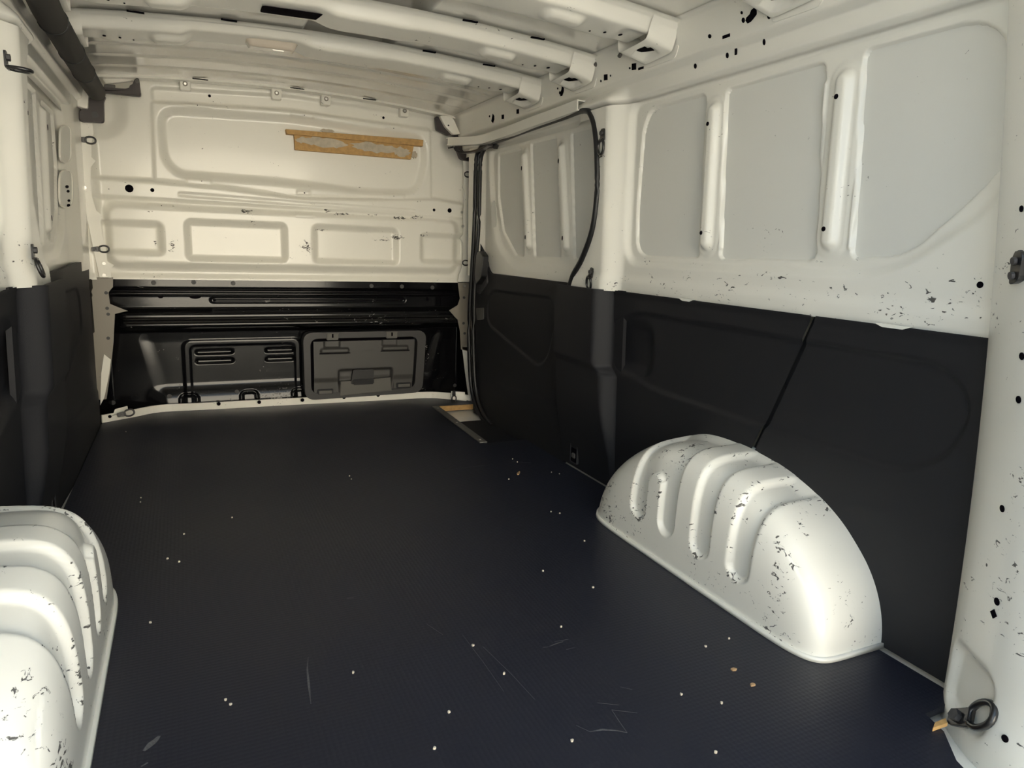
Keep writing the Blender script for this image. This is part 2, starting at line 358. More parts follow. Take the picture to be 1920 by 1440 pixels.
bulk = grid('wall_front', lin(-.86, .90, .005), lin(.611, 1.47, .005), lambda X, Z: (X, 3.44-bk_up(X, Z), Z), M_white, None, None, bk_wear, flip=False)
struct(bulk, 'cream white pressed steel bulkhead between the load space and the cab')
def bk3(u, v, n): return (u, 3.44-float(bk_up(np.array([u]), np.array([v]))[0])-n, v)
def bkhole(px, py, r, ry=None):
    u, v = BK(px, py); disc('hole', bk3(u, v, .0012), (0, -1, 0), r, .0006, M_hole, bulk, 14, ry)
for px, py, r in ((243, 354, .016), (286, 357, .008), (811, 394, .007), (840, 395, .011), (370, 198, .002), (393, 179, .006), (570, 217, .002), (720, 220, .006), (737, 241, .002), (378, 340, .002), (570, 362, .003), (737, 368, .002), (303, 386, .002), (205, 355, .002)): bkhole(px, py, r)
# header flange with bolted tabs
hp = [BK(268, 152), BK(350, 153), BK(545, 172), BK(700, 192), BK(846, 222), BK(846, 212), BK(700, 183), BK(545, 162), BK(350, 143), BK(220, 140), BK(190, 146), BK(200, 160)]
plate('header_flange', hp, lambda u, v, n: (u, 3.44-n, v), .018, .030, M_white, bulk, .003)
for px, py in ((347, 160), (517, 177), (609, 188), (755, 210)):
    u, v = BK(px, py); c = plate('bolt_tab', rnd([(u-.021, v+.03), (u+.021, v+.03), (u+.021, v-.026), (u-.021, v-.026)], .008, 4), lambda a, b, n: (a, 3.44-n, b), .0, .034, M_white, bulk, .004)
    disc('washer', (u, 3.44-.035, v), (0, -1, 0), .010, .001, M_bronze, bulk); disc('bolt', (u, 3.44-.0365, v), (0, -1, 0), .005, .002, M_bare, bulk)
# ---- lower black part
def bk_lo(X, Z):
    p = np.full(X.shape, -.112)
    p += .097*ss(.365, .395, Z)                                                 # upper box section stands proud of the foot panel
    p += .018*ss(.560, .578, Z)
    p += .008*dip(np.abs(Z-.548)-.007, .008)                                   # bead under the joint flange
    p -= .008*dip(sd_rr(X, Z, -.36, .545, .508, .530, .011), .010); p += .007*dip(sd_rr(X, Z, -.345, .53, .515, .523, .004), .007)
    ends = ss(-.78, -.70, X)*ss(.87, .79, X)
    p += ends*(.040*ss(.490, .456, Z)*ss(.385, .412, Z)+.030*ss(.450, .420, Z)*ss(.380, .412, Z))
    p -= .006*dip(sd_poly(X, Z, [(-.64, .345), (.76, .345), (.69, .10), (-.585, .10)], .02), .06)
    p += .005*dip(sd_rr(X, Z, -.485, .045, -.06, .325, .035), .012)-.005*dip(sd_rr(X, Z, -.455, .015, -.06, .300, .025), .010)
    for x0, x1 in ((-.43, -.27), (-.12, .01)):
        for z0 in (.268, .225): p -= .012*dip(sd_rr(X, Z, x0, x1, z0-.010, z0+.010, .009), .010)
    p += .022*ss(.125, .03, Z)*ss(-.66, -.56, X)*ss(.86, .7, X)
    for xc in (-.47, -.205, .035, .29, .61):
        s = sd_rr(X, Z, xc-.035, xc+.035, -.2, .072, .02); p -= .012*dip(np.abs(s)-.005, .006)
    p += .12*ss(.06, .0, X+.84)+.12*ss(.0, .06, X-.86)
    return p
lo = grid('lower_panel', lin(-.84, .90, .005), lin(-.03, .614, .004), lambda X, Z: (X, 3.44-bk_lo(X, Z), Z), M_black, bulk, None, lambda X, Z: .06+.35*spot(X, Z, (-.15, .05), .2, .4)+.3*spot(X, Z, (.3, .43), .3, .06)+.3*spot(X, Z, (.70, .20), .10))
tag(lo, 'glossy black lower part of the bulkhead')
def lo3(u, v, n): return (u, 3.44-float(bk_lo(np.array([u]), np.array([v]))[0])-n, v)
for px, py in ((288, 530), (363, 529), (437, 531), (696, 536), (753, 537), (810, 539), (317, 751), (447, 742), (567, 738), (679, 732), (780, 726), (208, 765), (866, 730)):
    u, v = BK(px, py); disc('rivet', lo3(u, v, .002), (0, -1, 0), .010, .003, M_plast2, bulk, 12)
for px, py, rx in ((301, 556, .012), (366, 557, .024), (754, 560, .020), (803, 561, .008)):
    u, v = BK(px, py); disc('hole', lo3(u, v, .001), (0, -1, 0), rx, .0006, M_hole, bulk, 14, .009)
# side flanges of the bulkhead, jagged spot-welded strips
def flange(name, px, mat, y, n=.004): return plate(name, [BK(a, b, y) for a, b in px], lambda u, v, q: (u, y-q, v), 0, n, mat, bulk, .0012)
flange('weld_flange', [(146, 215), (173, 228), (176, 250), (171, 272), (171, 295), (180, 302), (170, 313), (170, 340), (172, 368), (180, 395), (192, 404), (188, 416), (192, 440), (199, 470), (200, 490), (214, 497), (206, 506), (210, 522), (187, 522), (176, 470), (162, 400), (150, 330)], M_white, 3.385)
flange('weld_flange', [(186, 520), (212, 520), (212, 538), (203, 548), (206, 570), (240, 583), (215, 588), (213, 640), (208, 690), (200, 748), (182, 750), (172, 600), (166, 520)], M_bronze, 3.385)
flange('weld_flange', [(195, 664), (208, 674), (205, 700), (196, 745), (188, 760), (190, 700)], M_white, 3.38)
flange('weld_flange', [(889, 305), (868, 300), (870, 345), (866, 350), (872, 360), (868, 400), (868, 440), (862, 447), (868, 455), (868, 480), (864, 508), (860, 514), (858, 530), (895, 530), (900, 420)], M_white, 3.40)
flange('weld_flange', [(858, 528), (890, 528), (886, 640), (880, 660), (864, 655), (862, 620), (858, 600), (842, 582), (858, 572), (862, 560)], M_bronze, 3.40)
flange('weld_flange', [(866, 650), (884, 650), (884, 750), (878, 745), (872, 700)], M_white, 3.40)
for px, py, y in ((195, 494, 3.38), (195, 516, 3.38), (199, 549, 3.38), (201, 578, 3.38), (203, 589, 3.38), (203, 634, 3.38), (159, 352, 3.38), (870, 558, 3.395), (869, 606, 3.395), (871, 625, 3.395), (871, 536, 3.395), (868, 424, 3.395), (866, 398, 3.395)):
    p = on(px, py, 'y', y); disc('spot_weld', (p[0], y-.0005, p[2]), (0, -1, 0), .007, .002, M_bare if py < 540 else M_plast2, bulk, 10)
# white floor trim along the foot of the bulkhead
tp = spl([(-.815, 3.385, .0), (-.70, 3.458, .0), (-.59, 3.525, .0), (-.37, 3.517, 0), (.02, 3.508, 0), (.39, 3.49, 0), (.66, 3.478, 0), (.76, 3.43, 0), (.85, 3.352, 0)], 4)
bb = sweep('baseboard_front', tp, [(-.004, 0), (.004, 0), (.004, .034), (-.004, .034)], M_white, None, smooth=False); struct(bb, 'white metal strip along the foot of the bulkhead')
plate('tie_tab', [(u, v) for u, v in rnd([BK(197, 784, 3.40), BK(240, 776, 3.40), BK(238, 764, 3.40), BK(215, 768, 3.40), BK(212, 778, 3.40), BK(196, 778, 3.40)], .003, 3)], lambda u, v, n: (u, 3.398-n+max(0, u+.79)*.5, v), 0, .004, M_white, bb)
plate('tie_tab', [BK(845, 748, 3.37), BK(876, 748, 3.37), BK(876, 738, 3.37), BK(868, 738, 3.37), BK(868, 733, 3.37), BK(845, 733, 3.37)], lambda u, v, n: (u, 3.365-n-max(0, u-.78)*.4, v), 0, .004, M_white, bb)
for px, py in ((410, 757), (486, 754), (567, 750), (645, 745), (709, 741), (206, 781), (867, 743)):
    y = 3.485 if 300 < px < 800 else (3.39 if px < 300 else 3.352); p = on(px, py, 'y', y); disc('hole', (p[0], y, p[2]), (0, -1, 0), .009 if 300 < px < 800 else .007, .0008, M_hole, bb, 12)

# ---- access hatch
hx0, hx1, hz0, hz1 = .05, .655, .045, .358
hatch = empty('access_hatch', (.35, 3.40, .045)); tag(hatch, 'dark grey plastic flap with two hinges and latch, set in the black lower bulkhead', 'access flap')
HY = 3.500
def h3(u, v, n): return (u, HY-n, v)
def hadd(o): return child_fix(o, hatch)
fo = rnd([(.045, .360), (.668, .360), (.648, .032), (.048, .025)], [.05, .05, .05, .05], 7)
def ringplate(name, outer, inner, to3, n0, n1, mat, parent):
    bm = bmesh.new(); k = len(outer)
    A = [[bm.verts.new(to3(u, v, n)) for u, v in pts] for pts, n in ((outer, n0), (outer, n1), (inner, n1), (inner, n0))]
    for a, b in zip(A, A[1:]):
        for i in range(k): bm.faces.new((a[i], a[(i+1) % k], b[(i+1) % k], b[i]))
    return frombm(name, bm, mat, parent)
fi = rnd([(.078, .330), (.622, .330), (.607, .058), (.078, .055)], .04, 7)
hadd(ringplate('frame', fo, fi, h3, -.04, .022, M_plast2, hatch))
hadd(plate('frame_back', fi, h3, -.04, -.025, M_hole, hatch))
# leaf: body with two lower legs and a recessed middle
def leaf(U, V):
    n = np.full(U.shape, .014)
    n += .010*dip(sd_rr(U, V, .075, .635, .12, .40, .03), .03)
    n -= .016*dip(sd_rr(U, V, .215, .49, -.1, .168, .012), .014)
    n -= .014*ss(.175, .155, V)*dip(sd_rr(U, V, .215, .49, -.1, .3, .012), .014)*ss(.06, .15, V)
    n += .020*dip(sd_rr(U, V, .215, .49, -.1, .125, .004), .03)*ss(.13, .06, V)
    for u0 in (.185, .475): n -= .010*dip(sd_rr(U, V, u0-.04, u0+.035, .285, .40, .004), .008)
    for u0, dz in ((.195, 0), (.50, .004)):
        s = sd_rr(U, V, u0-.068, u0+.068, .258+dz, .280+dz, .01); n += .013*dip(s, .010)
    return n
lf = rnd([(.088, .322), (.612, .322), (.597, .050), (.49, .046), (.48, .040), (.225, .040), (.215, .040), (.088, .036)], .012, 4)
def leafg(nm):
    def lo_(u): return .038+.012*(u-.088)/.51
    us, vs = lin(.093, .604, .004), np.linspace(0, 1, 76)
    def f(U, T):
        V = (.030+.035*(U-.088))*(1-T)+.315*T; Ux = U-(1-T)*.012*np.clip((U-.3)/.3, 0, 1)
        return Ux, HY-leaf(U, V), V
    return grid(nm, us, vs, f, M_leaf, hatch, None, None, False, skirt=(0, .012, 0))
hadd(leafg('leaf'))
for u0, dz in ((.185, 0), (.483, .002)):
    hg = box('hinge', (u0, HY-.018, .338+dz), (.056, .02, .034), M_plastg, hatch, .003); hadd(hg)
    box('pin_slot', (u0, HY-.0285, .343+dz), (.008, .003, .018), M_hole, hg, 0)
    box('hinge_bar', (u0, HY-.026, .354+dz), (.062, .008, .006), M_plastg, hg, .002)
    for q in (-.047, .047): hadd(disc('screw', (u0+q, HY-.0128, .352+dz), (0, -1, 0), .004, .0015, M_bare, hatch, 8))
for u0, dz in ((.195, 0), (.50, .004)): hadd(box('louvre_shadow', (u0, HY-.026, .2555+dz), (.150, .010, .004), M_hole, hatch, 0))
hadd(plate('latch_panel', [(.222, .112), (.272, .113), (.285, .092), (.375, .095), (.388, .117), (.478, .122), (.484, .050), (.218, .038)], h3, .0, .0235, M_plastg, hatch, .003))
lrc = hadd(plate('latch_recess', rnd([(.285, .168), (.392, .168), (.385, .095), (.272, .095)], .008, 4), h3, .006, .0255, M_rub, hatch))
box('latch_lever', (.335, HY-.030, .106), (.106, .018, .028), M_plast, lrc, .005)
for u0, v0 in ((.146, .062), (.548, .075)):
    pr_ = hadd(box('pad_recess', (u0, HY-.018, v0), (.078, .012, .028), M_plast, hatch, .003)); box('reflector_pad', (u0, HY-.0255, v0), (.062, .006, .015), M_plastg, pr_, .001)

# ---- glued wooden batten on the bulkhead
bat = empty('wooden_batten', (.3, 3.43, 1.28)); tag(bat, 'raw wooden batten with dried glue stuck on the white bulkhead', 'wooden batten')
def b3(u, v, n): return (u, 3.452-n, v)
child_fix(plate('top_strip', [BK(535, 243), BK(792, 263), BK(791, 275), BK(537, 252)], b3, -.006, .030, M_wood, bat, .002), bat)
child_fix(plate('backing_board', [BK(551, 252), BK(776, 270), BK(770, 299), BK(553, 281)], b3, -.006, .018, M_wood, bat, .001), bat)
def blob(c, rx, rz, sd):
    random.seed(sd); k = 26
    return [(c[0]+rx*math.cos(2*math.pi*i/k)*random.uniform(.75, 1.1), c[1]+rz*math.sin(2*math.pi*i/k)*random.uniform(.6, 1.15)) for i in range(k)]
for i, (px, py, rx, rz) in enumerate(((610, 268, .10, .024), (700, 277, .12, .024), (752, 285, .045, .022), (575, 264, .05, .016))):
    child_fix(plate('glue_patch', blob(BK(px, py), rx, rz, i), b3, .016, .0195+.0002*i, M_glue, bat), bat)
for i, (px, py, rx, rz) in enumerate(((615, 245, .035, .010), (778, 290, .016, .018))):
    child_fix(plate('glue_patch', blob(BK(px, py), rx, rz, 9+i), b3, -.004, .003, M_glue, bat), bat)

# ================================================================== RIGHT SIDE WALL (and its mirror)
def xw(z): return .85-.03*z
SEALR = [(1098, 206), (1110, 218), (1117, 250), (1120, 300), (1120, 360), (1112, 430), (1092, 484), (1074, 518), (1066, 545)]
sealc = np.array([on(px, py, 'x', .778)[1:] for px, py in SEALR]); so = np.argsort(sealc[:, 1])
def door_edge(z): return np.interp(z, sealc[so, 1], sealc[so, 0])
P1 = [(1.84, 1.219), (1.592, 1.219), (1.583, .79), (1.885, .79), (1.89, .95), (1.875, 1.17)]
P2 = [(1.513, 1.217), (1.201, 1.219), (1.180, .797), (1.498, .79)]
P3 = [(1.102, 1.222), (.84, 1.219), (.787, 1.10), (.785, .985), (.828, .93), (.955, .812), (1.083, .803)]
P1r, P2r, P3r = rnd(P1, [.07, .02, .02, .06, .06, .06], 6), rnd(P2, .02, 5), rnd(P3, [.02, .08, .06, .06, .05, .05, .02], 6)
OUT = [(1.92, 1.252), (1.925, .765), (.985, .770), (.80, .895), (.755, .99), (.758, 1.252)]
OUTr = rnd(OUT, [.05, .07, .09, .08, .06, .06], 8)
RIBS = [(1.550, 1.168, .835), (1.141, 1.168, .842)]
def wall_rel(Y, Z):
    n = np.zeros(Y.shape)
    n -= .016*dip(sd_poly(Y, Z, OUTr), .026)
    for P in (P1r, P2r, P3r): n -= .016*dip(sd_poly(Y, Z, P), .004)
    for yc, z1, z0 in RIBS:
        n += .0025*dip(sd_cap(Y, Z, (yc, z0), (yc, z1), .040), .006)
        n += .016*dip(sd_cap(Y, Z, (yc, z0), (yc, z1), .018), .022)
        for k in (-1, 1): n += .006*dip(sd_rr(Y, Z, yc+k*.052-.004, yc+k*.052+.004, z0-.02, z1+.01, .004), .006)
    # door pillar: ramps inwards towards the sliding door opening
    yr = 1.922
    n += .045*ss(yr, yr+.075, Y)
    n += .006*ss(.73, .70, Z)
    n += .03*ss(.80, .72, Y)*ss(1.1, 1.3, Z)
    return n
def wall_wear(Y, Z):
    q = np.full(Y.shape, .05)+.36*np.exp(-((Z-.715)/.05)**2)
    for c, r, e in ((RW(1748, 570), .022, .7), (RW(1800, 545), .02, .6), (RW(1530, 490), .02, .5), (RW(1205, 490), .02, .6), (RW(1150, 297), .02, .5), (RW(1460, 522), .05, .1), (RW(1770, 590), .03, .4), (RW(1370, 535), .03, .3)): q = np.maximum(q, .95*spot(Y, Z, c, r, e))
    return q
def side_wall(sx, name, label):
    w_ = grid(name, lin(.735, 2.32, .0045), lin(.671, 1.246, .0045), lambda Y, Z: (sx*(xw(Z)-wall_rel(Y, Z)), Y, Z), M_white, None, lambda Y, Z: Y < door_edge(Z)-.002, wall_wear, flip=(sx < 0))
    struct(w_, label)
    t3 = lambda u, v, n: (sx*(xw(v)+.0255-n), u, v)
    for P, lb in ((P1, 'narrow'), (P2, 'middle'), (P3, 'large')):
        c = np.mean(P, 0); Pg = [tuple(c+(np.array(p)-c)*1.02) for p in P]
        plate('skin_panel', rnd(Pg, .03, 5), t3, -.002, 0, M_skin, w_)
    for yc, z1, z0 in RIBS:
        for z in (z1-.030, z0+.022):
            n = float(wall_rel(np.array([yc+.004]), np.array([z]))[0]); disc('hole', (sx*(xw(z)-n-.0005), yc+.006, z), (-sx, 0, 0), .0055, .0006, M_hole, w_, 12)
    return w_
wall_r = side_wall(1, 'wall_right', 'pale grey pressed steel side wall above the black lining on the sliding door side')
wall_l = side_wall(-1, 'wall_left', 'white pressed steel side wall opposite the sliding door')
u, v = RW(1838, 534); disc('hole', (xw(v)-float(wall_rel(np.array([u]), np.array([v]))[0])-.0006, u, v), (-1, 0, 0), .006, .0006, M_hole, wall_r, 12)
# upper side rails
RAIL = [(.752, 1.412), (.762, 1.409), (.770, 1.400), (.777, 1.372), (.786, 1.326), (.788, 1.317), (.793, 1.311), (.804, 1.304), (.808, 1.300), (.8085, 1.292), (.8085, 1.282), (.809, 1.268), (.811, 1.260), (.820, 1.253), (.829, 1.249), (.8315, 1.240), (.830, 1.225)]
RAILs = np.array(spl([(a, b) for a, b in RAIL], 3))
ts = np.linspace(0, 1, len(RAILs)); tt = np.linspace(0, 1, len(RAILs))
def rail_fn(sx):
    def f(Y, T):
        z = np.interp(T, tt, RAILs[:, 1]); return sx*(np.interp(T, tt, RAILs[:, 0])-.045*ss(1.922, 1.997, Y)*ss(2.30, 2.16, Y)*ss(1.312, 1.262, z)), Y, z
    return f
def rail_x(z): 
    o = np.argsort(RAILs[:, 1]); return float(np.interp(z, RAILs[o, 1], RAILs[o, 0]))
rail_r = grid('trim_1', lin(.55, 3.42, .012), tt, rail_fn(1), M_white, flip=True); struct(rail_r, 'perforated white roof rail above the sliding door side')
rail_l = grid('trim_2', lin(.55, 3.42, .012), tt, rail_fn(-1), M_white); struct(rail_l, 'white roof rail on the side opposite the sliding door')
def rail_hole(pts_px):
    q = []
    for px, py in pts_px:
        z = 1.34
        for _ in range(12):
            p = on(px, py, 'x', rail_x(z)); z = float(np.clip(p[2], 1.226, 1.41))
        q.append((p[1], p[2]))
    plate('hole', q, lambda u, v, n: (rail_x(v)-n, u, v), -.001, .0012, M_hole, rail_r)
def ell(cx, cy, rx, ry, k=12, a=0): return [(cx+rx*math.cos(t)*math.cos(a)-ry*math.sin(t)*math.sin(a), cy+rx*math.cos(t)*math.sin(a)+ry*math.sin(t)*math.cos(a)) for t in [2*math.pi*i/k for i in range(k)]]
def keyhole(cx, cy, s): return [(cx+s*a, cy+s*b) for a, b in ((-3, -8), (2, -12), (7, -8), (7, 0), (1, 8), (-4, 14), (-10, 17), (-14, 12), (-12, 6), (-6, 0))]
rail_hole(keyhole(1412, 27, 1.0))
rail_hole([(1054+a*.55, 171+b*.6) for a, b in ((0, -18), (6, -10), (6, 0), (1, 14), (-5, 16), (-6, 6), (-2, -4))])
rail_hole([(924+a*.5, 222+b*.55) for a, b in ((0, -16), (6, -8), (6, 4), (1, 16), (-5, 10), (-2, -4))])
for e in ((1391, 24, 2, 3), (1394, 38, 3, 5), (1442, 31, 3, 5), (1331, 68, 3, 4), (1304, 124, 2.5, 5), (1364, 104, 2.5, 5.5), (1433, 79, 2.5, 6), (1181, 128, 1.5, 2), (1046, 166, 1, 2), (1145, 142, 1, 2), (1050, 174, 1.5, 3), (918, 218, 1, 2), (1127, 152, 1.2, 2.5)): rail_hole(ell(*e))
for (cx, cy, hw, hh, sk) in ((1362, 68, 7, 3, -5), (1380, 97, 2, 6, -1), (1189, 125, 4, 6, -1), (1202, 128, 5, 2.2, -3), (1136, 145, 3.3, 5.5, -1), (943, 219, 2.2, 4, -.6), (971, 209, 2.2, 4.2, -.6)):
    rail_hole([(cx-hw, cy-hh-sk/2), (cx+hw, cy-hh+sk/2), (cx+hw, cy+hh+sk/2), (cx-hw, cy+hh-sk/2)])
for px, py, y in ((1122, 112, 2.08), (1167, 95, 1.93), (937, 198, 2.95)):
    p = on(px, py, 'y', y); disc('roof_plug', (p[0], p[1], p[2]), (-.6, 0, -.8), .010, .010, M_white, rail_r, 12); disc('plug_tip', (p[0]-.006, p[1], p[2]-.012), (-.6, 0, -.8), .006, .008, M_plastg, rail_r, 10)
# ================================================================== CEILING
def zroof(x): return 1.456-.075*x*x
BOWY = [2.47, 2.09, 1.67, 1.18]
def ceil_fn(X, Y):
    z = zroof(X)
    for yb in BOWY:
        z = z+.062*dip(sd_rr(X, Y, -.075, .205, yb-.17, yb+.12, .006), .010)
    for yl in (2.72, 2.86, 3.02, 3.2, 2.27, 1.87, 1.46, 1.05): z = z+.006*dip(np.abs(Y-yl)-.012, .02)*ss(.74, .68, np.abs(X))
    return X, Y, z
ceil = grid('ceiling', lin(-.80, .80, .006), lin(.55, 3.56, .008), ceil_fn, M_roof, flip=True); struct(ceil, 'bare white painted roof skin of the van')
plate('roof_light_shield', [(-.98, .5), (.98, .5), (.98, 3.7), (-.98, 3.7)], lambda u, v, n: (u, v, n), 1.53, 1.54, M_white, ceil)  # unseen; these outer plates are added to block light leaking through gaps
plate('front_light_shield', [(-.98, -.2), (.98, -.2), (.98, 1.54), (-.98, 1.54)], lambda u, v, n: (u, 3.66+n, v), 0, .01, M_white, ceil)
for sx in (-1, 1): plate('side_light_shield', [(.45, -.12), (3.68, -.12), (3.68, 1.54), (.45, 1.54)], lambda u, v, n: (sx*(.91+n), u, v), 0, .01, M_white, ceil)
# roof bows
BP = np.array([(-.030, .004), (-.022, .004), (-.012, .006), (-.004, .014), (.004, .030), (.010, .044), (.016, .052), (.026, .056), (.050, .0585), (.09, .061), (.130, .063), (.145, .058), (.150, .040), (.154, .018), (.160, .006), (.172, .004)])
bs = np.array(spl([tuple(p) for p in BP], 3)); bt = np.linspace(0, 1, len(bs))
def bow_fn(yb, lamp):
    def f(X, T):
        dy = np.interp(T, bt, bs[:, 0]); dy = np.where(dy > 0, dy*.88, dy); dz = np.interp(T, bt, bs[:, 1])
        cen = ss(-.44, -.40, X)*ss(-.04, -.10, X)
        h = 1-.26*cen+.10*ss(-.08, 0, X)*ss(.22, .14, X)
        dz = dz*np.where(dz > .012, h*.80, 1)
        bot = ss(.022, .04, dy)*ss(.142, .12, dy)
        for xb in (.46, -.46): dz = dz+bot*.014*dip(sd_rr(X, dy, xb-.055, xb+.055, .035, .095, .028), .02)
        dz = dz-bot*.006*ss(.62, .66, np.abs(X))
        # tabs on the top flange
        dy = dy-.012*ss(.0065, .0045, dz)*(sum(dip(np.abs(X-t)-.02, .006) for t in (-.55, -.30, .33, .55)))*(dy < .0)
        return X, yb+dy, zroof(X)-dz-.001
    return f
bows = []
bow_lab = ['white roof bow carrying the dome light', 'white roof bow with an empty lamp slot, next bow behind the dome light', 'white roof bow third from the bulkhead, above the wide side panels', 'white roof bow fourth from the bulkhead, above the large side panel']
for i, yb in enumerate(BOWY):
    root = empty('roof_bow', (0, yb, 1.40)); tag(root, bow_lab[i], 'roof bow', 'roof bows across the ceiling')
    ch = grid('channel', lin(-.70, .70, .005), bt, bow_fn(yb, i == 0), M_white, root, flip=False); child_fix(ch, root)
    for sx in (-1, 1):
        def br(U, T, sx=sx):
            x = .690+U*.085; dy = np.interp(T, bt, bs[:, 0]); dz = np.interp(T, bt, bs[:, 1])
            dz = dz+.004*(dz > .01)+U*.012*(dz > .02)
            dy = dy+.002*np.sign(dy-.05)
            hole = sd_rr(x, dy, .712, .762, .05, .115, .02)
            return sx*x, yb+dy, zroof(x)-dz+.012*dip(hole, .006)-.002
        e = grid('end_bracket', lin(0, 1, .04), bt, br, M_white, root, flip=(sx < 0)); child_fix(e, root)
        if sx > 0: child_fix(plate('bracket_foot', rnd([(yb-.012, 1.352), (yb+.15, 1.352), (yb+.145, 1.322), (yb+.01, 1.322)], .012, 4), lambda u, v, n: (rail_x(v)-n, u, v), -.002, .003, M_white, root, .001), root)
        plate('bracket_hole', rnd([(.716, yb+.055), (.756, yb+.055), (.756, yb+.108), (.716, yb+.108)], .016, 4), lambda u, v, n: (sx*u, v, zroof(u)-.062-n), 0, .001, M_hole, e)
        for xh, dyh, r in ((.60, .08, .006), (.565, .10, .004), (.64, .065, .008)):
            disc('hole', (sx*xh, yb+dyh, zroof(xh)-.0515), (0, 0, -1), r, .0012, M_hole, ch, 10, r*.6)
    for xh in (-.30, .33, .55, -.55):
        child_fix(box('flange_slot', (xh, yb-.034, zroof(xh)-.007), (.045, .008, .004), M_hole, root, 0), root)
    if i == 1:
        child_fix(plate('lamp_slot', rnd([(-.235, yb+.045), (-.065, yb+.045), (-.065, yb+.105), (-.235, yb+.105)], .010, 3), lambda u, v, n: (u, v, zroof(u)-.0385-n), 0, .0015, M_hole, root), root)
    bows.append(root)
hd = sweep('header_lip', [(x, 3.40, zroof(x)-.012) for x in np.linspace(-.74, .80, 40)], [(-.03, .002), (.03, .002), (.03, .012), (-.03, .012)], M_white, ceil, smooth=False)
for xh in (-.36, .03, .35): box('header_slot', (xh, 3.372, zroof(xh)-.004), (.06, .004, .005), M_hole, ceil, 0)
# dome light
dl = empty('dome_light', (-.18, 2.52, 1.40)); tag(dl, 'long narrow clear dome light clipped under the white roof bow', 'dome light')
def dome(U, V):
    s = sd_rr(U, V, -.255, -.085, 2.492, 2.575, .025); return U, V, zroof(-.18)-.030-.026*ss(.0, -.02, s)
child_fix(grid('lens', lin(-.255, -.085, .004), lin(2.492, 2.575, .004), dome, M_lens, dl, flip=True), dl)
child_fix(box('switch', (-.15, 2.525, zroof(-.18)-.0565), (.035, .010, .004), M_bare, dl, .001), dl)

